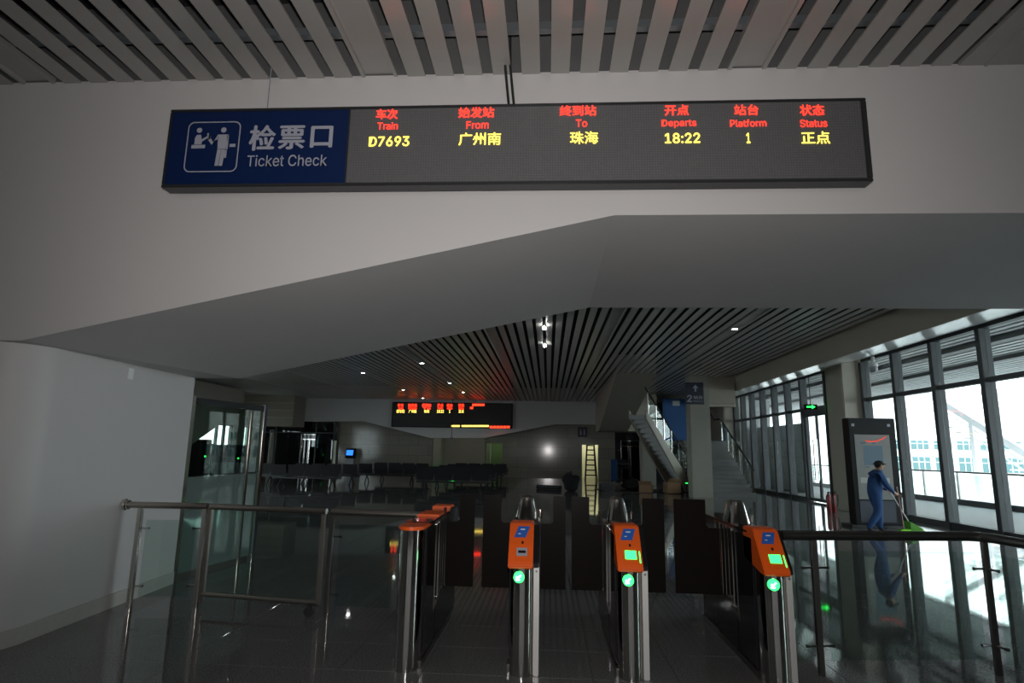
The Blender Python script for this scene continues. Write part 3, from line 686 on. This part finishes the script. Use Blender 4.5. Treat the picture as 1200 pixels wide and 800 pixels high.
e3 = exit_sign((5.12, 23.3, .47), .16, 'y', 'small green lit sign on a stand at the foot of the sign column', None)
obj('stand', MB().tube([(5.12, 23.3, 0), (5.12, 23.3, .47)], .015, 8), 'black', e3)
# restroom sign
rs_ = thing('restroom_sign', (2.05, 36.58, 2.45), 'small dark sign with two figures over the lit doorway', 'sign')
obj('plate', B(1.75, 2.32, 36.55, 36.60, 2.45, 3.05), 'navy', rs_)
for x in (1.93, 2.14): obj('figure', B(x-.035, x+.035, 36.54, 36.55, 2.58, 2.82).box(x-.025, x+.025, 36.54, 36.55, 2.85, 2.91), 'grey_plastic', rs_)
# ladder
ld = thing('step_ladder', (2.45, 35.6, 0), 'dark step ladder standing before the lit doorway', 'ladder')
for s in (-1, 1):
    obj('rail', MB().tube([(2.45+s*.33, 35.4, 0), (2.45+s*.2, 35.75, 1.98)], .045, 8), 'black', ld)
    obj('rear_rail', MB().tube([(2.45+s*.30, 36.1, 0), (2.45+s*.18, 35.8, 1.95)], .02, 8), 'black', ld)
for q in range(6):
    t = (q+1)/7; obj('rung', B(2.45-.33+.13*t, 2.45+.33-.13*t, 35.36+.35*t, 35.46+.35*t, 1.98*t-.035, 1.98*t+.035), 'black', ld)
obj('rung', B(2.2, 2.7, 35.68, 35.86, 1.93, 1.98), 'black', ld)
# black bag pile, mats, boxes
def blob(name, c, rx, ry, rz, m, label, cat, seed, extra=None):
    rnd = random.Random(seed); mb = MB().ball((c[0], c[1], rz*.92), rx, ry, rz, 16, 10)
    ph = [rnd.uniform(0, 6.3) for _ in range(6)]
    mb.v = [(c[0]+(x-c[0])*(1+.16*math.sin(5*z/rz+ph[0])+.12*math.sin(3*math.atan2(y-c[1], x-c[0])+ph[1])), c[1]+(y-c[1])*(1+.14*math.sin(4*z/rz+ph[2])), max(0, z*(1+.12*math.sin(4*(x-c[0])/rx+ph[3])))) for x, y, z in mb.v]
    t = thing(name, (c[0], c[1], 0), label, cat); obj('sack', mb, m, t)
    obj('tied_neck', MB().tube([(c[0], c[1], rz*1.7), (c[0]+.03, c[1], rz*1.95), (c[0]-.02, c[1], rz*2.15)], .05, 8, rs=[.09, .04, .08]), m, t); return t
blob('black_sack', (.95, 25.4), .34, .3, .38, 'seat_black', 'bulky black sack standing on the floor left of the ladder', 'sack', 3)
blob('black_sack', (3.6, 26.6), .42, .3, .24, 'seat_black', 'black sack lying among the boxes on the dark sheet', 'sack', 5)
tag(obj('rolled_mat', MB().tube([(-.45, 26.4, .09), (.3, 25.9, .09), (.55, 25.8, .09)], .09, 10), 'seat_black', base=(0, 26, 0)), 'long black rolled mat on the floor in mid hall', 'mat')
sh = MB(); ring = []
for k_ in range(28):
    a = 2*math.pi*k_/28; r = 1+.1*math.sin(3*a+1)+.06*math.sin(7*a); ring.append((4.0+2.0*r*math.cos(a), 26.6+1.3*r*math.sin(a)))
sh.prism(ring, 'z', .001, .02)
tag(obj('floor_sheet', sh, 'seat_black', base=(4, 26.6, 0)), 'crumpled dark sheet spread on the floor under the boxes', 'sheet')
def box_(name, x, y, w, d_, h, rz, m, label, flap=True):
    t = thing(name, (x, y, .02), label, 'box', rz=rz)
    obj('carton', B(-w/2, w/2, -d_/2, d_/2, 0, h), m, t, bevel=.008, world=False)
    obj('tape', B(-w/2-.002, w/2+.002, -.03, .03, h-.1, h+.003), 'stone_base', t, world=False)
    if flap: obj('lid_flap', MB().prism([(-d_/2, h), (-d_/2-.12, h+.14), (-d_/2-.115, h+.15), (-d_/2+.01, h+.01)], 'x', -w/2, w/2), m, t, world=False)
box_('cardboard_box', 4.95, 25.2, .55, .5, .42, .2, 'cardboard', 'tan cardboard box at the right end of the dark sheet')
box_('cardboard_box', 3.95, 25.3, .5, .4, .3, -.3, 'cardboard', 'lower tan cardboard box just left of the tallest box')
box_('cardboard_box', 3.1, 27.0, .6, .4, .25, .4, 'beige_dark', 'flat dull cardboard box at the left of the sheet', False)
box_('cardboard_box', 2.5, 26.4, .6, .5, .3, .1, 'seat_black', 'low black box at the left end of the sheet', False)
# cart with blue cloth
ct = thing('utility_cart', (3.35, 30.0, 0), 'black utility cart with blue cloth hanging over its side', 'cart')
obj('tray', B(3.05, 3.95, 29.75, 30.25, .25, .32), 'black', ct); obj('upper_tray', B(3.05, 3.95, 29.75, 30.25, .82, .88), 'black', ct)
for x in (3.08, 3.92):
    for y in (29.78, 30.22):
        obj('leg', B(x-.02, x+.02, y-.02, y+.02, .1, 1.0), 'black', ct); obj('caster', MB().tube([(x, y-.02, .05), (x, y+.02, .05)], .05, 12), 'rubber', ct)
obj('cloth', MB().add([(3.0+.3*u/6+.02*math.sin(u*2.1), 29.72-.02*math.sin(u*3+v), 1.25-.2*v) for v in range(6) for u in range(7)], [(v*7+u, v*7+u+1, v*7+u+8, v*7+u+7) for v in range(5) for u in range(6)]), 'cloth_blue', ct)
obj('load', MB().ball((3.6, 30, 1.05), .3, .22, .2), 'seat_black', ct)
# dark kiosk cabinets and rack in front of the left window
def cabinet(x, y, w, d_, h, label):
    t = thing('machine_cabinet', (x, y, 0), label, 'machine'); obj('body', B(x-w/2, x+w/2, y-d_/2, y+d_/2, .05, h), 'black', t, bevel=.02)
    obj('plinth', B(x-w/2+.05, x+w/2-.05, y-d_/2+.05, y+d_/2-.05, 0, .05), 'rubber', t); obj('front_panel', B(x+w/2, x+w/2+.02, y-d_/2+.1, y+d_/2-.1, .5, h-.2), 'black_glass', t)
    obj('status_light', B(x+w/2+.01, x+w/2+.04, y-.1, y+.02, h*.55, h*.55+.07), 'green_light', t)
cabinet(-16.9, 28.75, .8, 1.0, 1.85, 'tall black machine by the far left window, left one')
cabinet(-16.9, 31.95, .8, 2.3, 1.62, 'wide black machine by the far left window, right one')
rk = thing('metal_rack', (-17.2, 30.0, 0), 'open dark rack between two black machines at the far left window', 'rack')
for y in (29.45, 29.85, 30.22, 30.6): obj('upright', B(-17.22, -17.16, y-.09, y+.09, 0, 1.66), 'black', rk)
for z in (.38, .62, 1.0, 1.62): obj('shelf', B(-17.25, -17.1, 29.45, 30.6, z-.05, z+.05), 'black', rk)
w3 = struct('window_3', B(-17.8, -17.7, 29.4, 33.3, 2.65, 2.72), 'aluminium')
for y in (29.45, 31.75, 32.5, 33.25): obj('mullion', B(-17.8, -17.68, y-.08, y+.08, 0, 2.65), 'aluminium', w3)
for a, b in zip((29.45, 31.75, 32.5), (31.75, 32.5, 33.25)): obj('pane', B(-17.75, -17.74, a+.08, b-.08, 0, 2.65), 'window_glass', w3)
w4 = struct('window_4', B(-17.8, -17.7, 10, 24, 3.33, 3.4), 'aluminium')
for q in range(8): obj('mullion', B(-17.8, -17.68, 10.0+q*1.98, 10.14+q*1.98, .6, 3.33), 'aluminium', w4)
for q in range(7): obj('pane', B(-17.75, -17.74, 10.14+q*1.98, 11.98+q*1.98, .6, 3.33), 'window_glass', w4)
w5 = struct('window_5', B(-17.8, -17.7, 34.55, 35.2, 2.65, 2.72), 'aluminium'); obj('pane', B(-17.75, -17.74, 34.55, 35.2, 0, 2.65), 'window_glass', w5)

# ================================================================== STAIRS
sx0, sx1, sy, rise, run, ns = 6.02, 7.80, 23.92, .155, .293, 14
stt = thing('staircase', (6.9, 25.9, 0), 'grey stone staircase rising behind the sign column beside the windows', 'stairs')
for i in range(ns):
    obj('step', B(sx0, sx1, sy+i*run, sy+ns*run+.02, i*rise, (i+1)*rise-.03), 'stair_stone', stt)
    obj('tread', B(sx0, sx1+.02, sy+i*run-.02, sy+(i+1)*run, (i+1)*rise-.03, (i+1)*rise), 'stair_stone', stt, bevel=.004)
obj('landing', B(sx0, 8.6, sy+ns*run, 30.5, ns*rise-.15, ns*rise), 'stair_stone', stt)
hx = 7.76
obj('handrail', MB().tube([(hx, sy-.1, 1.0), (hx, sy+ns*run, ns*rise+.98), (hx, sy+ns*run+1.0, ns*rise+1.0), (hx-.05, sy+ns*run+1.8, ns*rise+1.5)], .035, 10), 'rubber', stt)
for k_ in range(6):
    i = min(ns-1, int(k_*2.7)); yy = sy+(i+.5)*run
    obj('baluster', B(hx-.025, hx+.025, yy-.025, yy+.025, (i+1)*rise, (i+1)*rise+.88), 'steel', stt)
for k_ in range(5):
    ya = sy+(int(k_*2.7)+.5)*run+.08; yb2 = sy+(int((k_+1)*2.7)+.5)*run-.08
    za = (ya-sy)/run*rise; zb = (yb2-sy)/run*rise
    obj('glass_panel', MB().prism([(ya, za+.2), (yb2, zb+.2), (yb2, zb+.92), (ya, za+.92)], 'x', hx-.006, hx+.006), 'clear_glass', stt)
# second flight, rising to the left behind the column
dxy = Vector((3.8-5.93, 23.9-26.4)); Lf = dxy.length; ang = math.atan2(dxy.y, dxy.x)
s2 = thing('stair_flight', (5.93, 26.4, 0), 'upper stair flight with glass balustrade rising left behind the sign column', 'stairs', rz=ang)
hz0, hz1 = .5, 3.2
def fz(t): return hz0+(hz1-hz0)*t/Lf
obj('stringer', MB().prism([(0, 0), (.25, 0), (Lf, fz(Lf)-.32), (Lf, fz(Lf)+.02), (0, fz(0))], 'y', -.06, .0), 'beige_dark', s2, world=False)
obj('stringer', MB().prism([(0, 0), (.25, 0), (Lf, fz(Lf)-.32), (Lf, fz(Lf)+.02), (0, fz(0))], 'y', -.80, -.74), 'beige_dark', s2, world=False)
n2 = 16
for i in range(n2):
    t0, t1 = Lf*i/n2, Lf*(i+1)/n2; z = fz(t0)
    obj('step', B(t0, t1+.02, -.74, -.06, z-.16, z), 'stair_stone', s2, world=False)
obj('handrail', MB().tube([(.1, -.03, fz(.1)+.9), (Lf, -.03, fz(Lf)+.9)], .03, 8), 'rubber', s2, world=False)
for k_ in range(6):
    t = .2+k_*(Lf-.4)/5; obj('baluster', B(t-.025, t+.025, -.05, -.01, fz(t)-.05, fz(t)+.88), 'steel', s2, world=False)
for k_ in range(5):
    ta = .28+k_*(Lf-.4)/5; tb = ta+(Lf-.4)/5-.16
    obj('glass_panel', MB().prism([(ta, fz(ta)+.05), (tb, fz(tb)+.05), (tb, fz(tb)+.82), (ta, fz(ta)+.82)], 'y', -.035, -.025), 'clear_glass', s2, world=False)
# blue hoarding with paper notice
hb = thing('hoarding', (6.3, 31.0, 2.2), 'blue hoarding with a small white notice on the stair landing', 'hoarding')
obj('board', B(5.75, 7.1, 31.0, 31.05, 2.2, 4.3), 'blue_board', hb)
obj('notice', B(6.25, 6.6, 30.99, 31.0, 3.95, 4.2), 'paint_white', hb)
obj('support', B(5.8, 5.86, 31.05, 31.11, 2.2, 4.2), 'beige_dark', hb); obj('support', B(6.98, 7.04, 31.05, 31.11, 2.2, 4.2), 'beige_dark', hb)
struct('trim_4', B(5.46, 8.7, 31.0, 33, 2.02, 2.17), 'stair_stone')
# platform sign on the column
ps = thing('platform_sign', (5.41, 23.04, 3.36), 'navy sign with white arrow and number 2 on the column before the stairs', 'sign')
q = rect(803.5, 448, 824.5, 473.5, 22.98)
obj('panel', B(q[0], q[1], 22.97, 23.05, q[2], q[3]), 'navy', ps)
w_, h_ = q[1]-q[0], q[3]-q[2]
cxx = q[0]+w_*.55
obj('arrow', MB().prism([(cxx-.03, q[2]+h_*.58), (cxx+.03, q[2]+h_*.58), (cxx+.03, q[2]+h_*.75), (cxx+.11, q[2]+h_*.72), (cxx, q[2]+h_*.9), (cxx-.11, q[2]+h_*.72), (cxx-.03, q[2]+h_*.75)], 'y', 22.962, 22.97), 'sign_white', ps)
text('2', q[0]+w_*.06, q[0]+w_*.34, q[2]+h_*.1, q[2]+h_*.42, 22.965, 'sign_white', ps, 'numeral', bold=.02)
text('站台', q[0]+w_*.42, q[0]+w_*.94, q[2]+h_*.24, q[2]+h_*.40, 22.965, 'sign_white', ps, bold=.02)
text('Platform', q[0]+w_*.42, q[0]+w_*.94, q[2]+h_*.1, q[2]+h_*.18, 22.965, 'sign_white', ps)

# ================================================================== BY THE WINDOWS
tt = thing('information_totem', (7.47, 14.75, 0), 'tall black poster stand with a map by the right windows', 'poster stand')
obj('case', B(6.95, 8.0, 14.6, 14.9, .06, 2.45), 'black', tt, bevel=.015)
obj('foot', B(6.8, 8.1, 14.5, 15.0, 0, .06), 'seat_black', tt, bevel=.01)
ps_ = obj('poster', B(7.06, 7.84, 14.585, 14.6, .62, 2.07), 'poster', tt)
obj('map_block', B(7.24, 7.66, 14.58, 14.586, 1.38, 1.82), 'poster_blue', ps_)
obj('map_block', B(7.12, 7.76, 14.58, 14.586, .98, 1.10), 'stone_base', ps_)
obj('map_line', B(7.18, 7.3, 14.579, 14.586, 1.86, 1.9).box(7.44, 7.52, 14.579, 14.586, 1.86, 1.9).box(7.24, 7.34, 14.579, 14.586, 1.32, 1.35), 'poster_blue', ps_)
obj('red_glint', MB().tube([(7.30, 14.578, 1.93), (7.42, 14.578, 1.91), (7.56, 14.578, 1.93), (7.68, 14.578, 1.98), (7.76, 14.578, 2.03)], .010, 6), 'red_glint', ps_)  # reflection of the red display text on the poster, modelled as a glowing tube
obj('lower_panel', B(7.06, 7.84, 14.585, 14.6, .12, .58), 'navy', tt)
for x in (7.05, 7.85): obj('hinge', B(x-.03, x+.03, 14.585, 14.6, 2.26, 2.32), 'grey_plastic', tt)
def extinguisher(x, y, label):
    t = thing('fire_extinguisher', (x, y, 0), label, 'fire extinguisher', 'fire extinguishers by the column')
    obj('cylinder', MB().lathe([(.055, 0), (.065, .02), (.065, .42), (.05, .48), (.03, .50)], x, y, 16), 'red_paint', t)
    obj('valve', MB().lathe([(.02, .50), (.025, .56)], x, y, 10).box(x-.01, x+.09, y-.012, y+.012, .55, .57), 'black', t)
    obj('hose', MB().tube([(x+.03, y, .53), (x+.13, y, .46), (x+.12, y, .25), (x+.1, y, .15)], .012, 8), 'rubber', t)
extinguisher(8.0, 18.3, 'red fire extinguisher on the floor beside the near column, left one')
extinguisher(8.19, 18.42, 'red fire extinguisher on the floor beside the near column, right one')
cb = thing('call_point', (8.88, 18.55, 1.27), 'small red alarm box on the near column', 'alarm box')
obj('box', B(8.82, 8.98, 18.51, 18.55, 1.25, 1.37), 'red_paint', cb, bevel=.005); obj('button', B(8.865, 8.935, 18.505, 18.51, 1.28, 1.34), 'black', cb)
cv = thing('dome_camera', (9.15, 17.55, 4.0), 'small white dome camera under the soffit by the near column', 'camera')
obj('dome', MB().ball((9.15, 17.5, 4.02), .11, .11, .12), 'grey_plastic', cv); obj('mount', MB().lathe([(.12, 4.08), (.12, 4.16), (.05, 4.20), (.05, 4.36)], 9.15, 17.5, 16), 'paint_white', cv)

# ---- cleaner in blue overalls
def person():
    px, py = 6.98, 13.75
    root = thing('person', (px, py, 0), 'person in blue overalls and dark cap sweeping before the poster stand', 'person')
    V = {}; order = []; edges = []
    def v(n, p, r, par=None):
        V[n] = len(order); order.append((p, r))
        if par: edges.append((V[par], V[n]))
    v('pelvis', (0, 0, .84), (.155, .165)); v('waist', (.02, 0, .99), (.145, .155), 'pelvis'); v('chest', (.06, 0, 1.14), (.15, .17), 'waist'); v('upper', (.085, 0, 1.23), (.10, .13), 'chest')
    v('neck', (.12, 0, 1.29), .05, 'upper'); v('jaw', (.155, 0, 1.335), .066, 'neck'); v('head', (.16, 0, 1.39), .082, 'jaw'); v('crown', (.155, 0, 1.44), .065, 'head')
    for s, kx, ax, kz in ((1, .10, .10, .44), (-1, .0, -.22, .42)):
        n = 'lr'[s < 0]
        v('hip'+n, (.0, s*.085, .76), .115, 'pelvis'); v('knee'+n, (kx, s*.09, kz), .088, 'hip'+n); v('ank'+n, (ax, s*.09, .10), .062, 'knee'+n); v('heel'+n, (ax+.02, s*.09, .05), .045, 'ank'+n); v('toe'+n, (ax+.17, s*.09, .035), .035, 'heel'+n)
        v('sh'+n, (.07, s*.165, 1.21), .075, 'upper'); hx_, hz_ = (.40, .78) if s < 0 else (.36, .86)
        v('el'+n, (.15, s*.21, .98), .062, 'sh'+n); v('wr'+n, (hx_-.07, s*.15, hz_+.04), .034, 'el'+n); v('palm'+n, (hx_, s*.13, hz_), .036, 'wr'+n)
    me = bpy.data.meshes.new('body'); me.from_pydata([p for p, r in order], edges, [])
    o = bpy.data.objects.new('tmpbody', me); col.objects.link(o)
    sk = o.modifiers.new('s', 'SKIN'); sk.use_smooth_shade = True
    for i, (p, r) in enumerate(order):
        d_ = me.skin_vertices[0].data[i]; d_.radius = r if isinstance(r, tuple) else (r, r); d_.use_root = (i == 0)
    ss = o.modifiers.new('d', 'SUBSURF'); ss.levels = 2; ss.render_levels = 2
    dg = bpy.context.evaluated_depsgraph_get(); bm_ = bpy.data.meshes.new_from_object(o.evaluated_get(dg)); bpy.data.objects.remove(o)
    bm_.materials.clear()
    for m_ in ('cloth_blue', 'skin', 'shoe'): bm_.materials.append(M[m_])
    for p in bm_.polygons:
        c = p.center
        p.material_index = 1 if c.z > 1.295 or (c.x > .315 and .7 < c.z < .93) else (2 if c.z < .085 else 0)
        p.use_smooth = True
    b_ = obj('body', bm_, None, root, world=False)
    # face, ears and hands
    obj('nose', MB().tube([(.235, 0, 1.40), (.262, 0, 1.375), (.236, 0, 1.365)], .012, 8), 'skin', b_, world=False)
    for s in (-1, 1):
        obj('eye', MB().ball((.232, s*.03, 1.405), .008, .012, .008, 10, 6), 'hair', b_, world=False)
        obj('ear', MB().ball((.15, s*.082, 1.385), .018, .01, .026, 10, 6), 'skin', b_, world=False)
        hx_, hz_ = (.40, .78) if s < 0 else (.36, .86); h = MB()
        for k_, (ln, off) in enumerate(((.05, -.024), (.056, -.008), (.053, .008), (.042, .022))):
            y = s*.13+off
            h.tube([(hx_+.02, y, hz_+.012), (hx_+.045, y, hz_-.006), (hx_+.04, y, hz_-.03), (hx_+.018, y, hz_-.04)], .008, 6, rs=[.009, .009, .008, .006])
        h.tube([(hx_-.005, s*.13-s*.03, hz_+.015), (hx_+.02, s*.13-s*.045, hz_), (hx_+.03, s*.13-s*.03, hz_-.02)], .008, 6, rs=[.010, .009, .007])
        obj('fingers', h, 'skin', b_, world=False)
    obj('mouth', MB().box(.222, .234, -.02, .02, 1.342, 1.348), 'hair', b_, world=False)
    cap = MB().ball((.145, 0, 1.425), .098, .095, .07, 16, 8).rings([[(.155+r*1.25*math.cos(t), r*math.sin(t), z) for t in [2*math.pi*k_/16 for k_ in range(16)]] for r, z in ((.09, 1.43), (.115, 1.418), (.115, 1.412), (.085, 1.418))])
    obj('cap', cap, 'hair', root, world=False); obj('hair', MB().ball((.11, 0, 1.385), .06, .075, .055, 12, 8), 'hair', root, world=False)
    obj('collar', MB().tube([(.12+.062*math.cos(t), .066*math.sin(t), 1.265+.02*math.cos(t)) for t in [2*math.pi*k_/16 for k_ in range(17)]], .018, 8), 'cloth_blue', root, world=False)
    br = thing('broom', (px+.45, py-.13, 0), 'pale pink stick broom with a lime green head held by the cleaner', 'broom')
    obj('stick', MB().tube([(px+.40, py-.13, .95), (px+.47, py-.13, .06)], .012, 8), 'pink_stick', br)
    obj('brush', MB().prism([(px+.33, .0), (px+.62, .0), (px+.58, .09), (px+.40, .09)], 'y', py-.19, py-.07), 'lime', br, bevel=.008)
    dp = thing('dustpan', (px+.85, py+.13, 0), 'green long handled dustpan held by the cleaner', 'dustpan')
    obj('handle', MB().tube([(px+.37, py+.13, .88), (px+.72, py+.13, .22)], .011, 8), 'white_stick', dp)
    obj('pan', MB().loft([(px+.68, py-.02, .02), (px+.98, py-.04, .0), (px+.98, py+.30, .0), (px+.68, py+.28, .02)], [(px+.66, py-.02, .24), (px+.90, py-.04, .10), (px+.90, py+.30, .10), (px+.66, py+.28, .24)]), 'green_plastic', dp, bevel=.01)
person()

# ================================================================== OUTSIDE
struct('ground_terrace', B(9.6, 15.2, YB, 60, -.3, -.02).box(10.3, 15.2, -20, YB, -.3, -.02), 'terrace')
struct('ground_street', B(15.2, 200, -40, 200, -6.3, -6), 'terrace')
struct('ground_left', B(-80, -17.9, -20, 120, -.5, -.1), 'terrace')
tr_ = thing('terrace_railing', (14.6, 20, 0), 'steel and glass railing along the terrace outside the windows', 'railing')
obj('top_rail', MB().tube([(14.6, 8, 1.1), (14.6, 58, 1.1)], .035, 8), 'steel_dark', tr_)
obj('kerb', B(14.45, 14.75, 8, 58, -.02, .16), 'aluminium', tr_)
for k_ in range(24):
    y = 9+k_*2.0
    obj('post', B(14.57, 14.63, y-.03, y+.03, .16, 1.08), 'steel_dark', tr_)
    obj('glass_panel', B(14.594, 14.606, y+.06, y+1.94, .2, 1.0), 'window_glass', tr_)
cn = struct('ceiling_canopy', B(9.62, 17.2, 5, 60, 4.95, 5.1), 'louver')
lv = B(0, .16, 0, 55, 0, .05).mesh('louver', 'louver', smooth=False)
for k_ in range(24): place('louver', lv, (9.75+k_*.31, 5, 4.62), cn)
for x in (11.3, 13.6, 16.9): obj('canopy_beam', B(x, x+.3, 5, 60, 4.5, 4.95), 'aluminium', cn)
# clad outer wall beyond the far bay
ow = struct('wall_outer', B(10.0, 11.9, 33.5, 33.7, 0, 4.5), 'outer_panel')
ow2 = struct('wall_outer_side', B(11.2, 11.5, 27.7, 33.4, 0, 3.0), 'grout')
for a in range(5):
    for b in range(4): obj('panel', B(11.18, 11.2, 27.71+a*1.13, 27.71+a*1.13+1.11, b*.75+.005, b*.75+.745), 'outer_panel', ow2)
# outdoor stair
os_ = thing('outdoor_stair', (18, 24, -6), 'white outdoor stair with slanting rails beyond the terrace railing', 'stairs')
def oz(y): return 1.84+(y-24.4)*.51
for x in (17.9, 19.9):
    obj('stringer', MB().prism([(14, oz(14)-.15), (30, oz(30)-.15), (30, oz(30)+.17), (14, oz(14)+.17)], 'x', x, x+.1), 'paint_white', os_)
    for d_ in (.35, .7): obj('rail', MB().tube([(x+.05, 14, oz(14)-d_), (x+.05, 30, oz(30)-d_)], .03, 6), 'paint_white', os_)
for y in (18.0, 22.5, 27.0): obj('post', B(17.88, 18.08, y-.12, y+.12, -6, oz(y)-.1), 'paint_white', os_)
for k_ in range(30): obj('step', B(18.0, 19.9, 14.3+k_*.5, 14.75+k_*.5, oz(14.5+k_*.5)-1.0, oz(14.5+k_*.5)-.94), 'paint_white', os_)
# office building across the street
ob = thing('office_building', (75, 98, -6), 'white office building with bands of windows across the street', 'building')
obj('wall', B(40, 130, 95, 110, -6, 11.5), 'facade', ob)
obj('roof', B(39.5, 130.5, 94.5, 110.5, 11.5, 12.0), 'facade', ob)
for z0, z1 in ((2.9, 4.2), (-.3, 1.8)):
    for k_ in range(14):
        x = 47.5+k_*3.3
        w_ = obj('window', B(x, x+2.5, 94.93, 95, z0, z1), 'facade_glass', ob)
        obj('window_bar', B(x+.78, x+.88, 94.88, 94.93, z0, z1).box(x+1.62, x+1.72, 94.88, 94.93, z0, z1).box(x, x+2.5, 94.88, 94.93, z0+(z1-z0)*.62, z0+(z1-z0)*.62+.08), 'facade', w_)
for z in (6.2, 7.4, 8.8): obj('ledge', B(46, 62, 94.8, 95, z, z+.12), 'louver', ob)
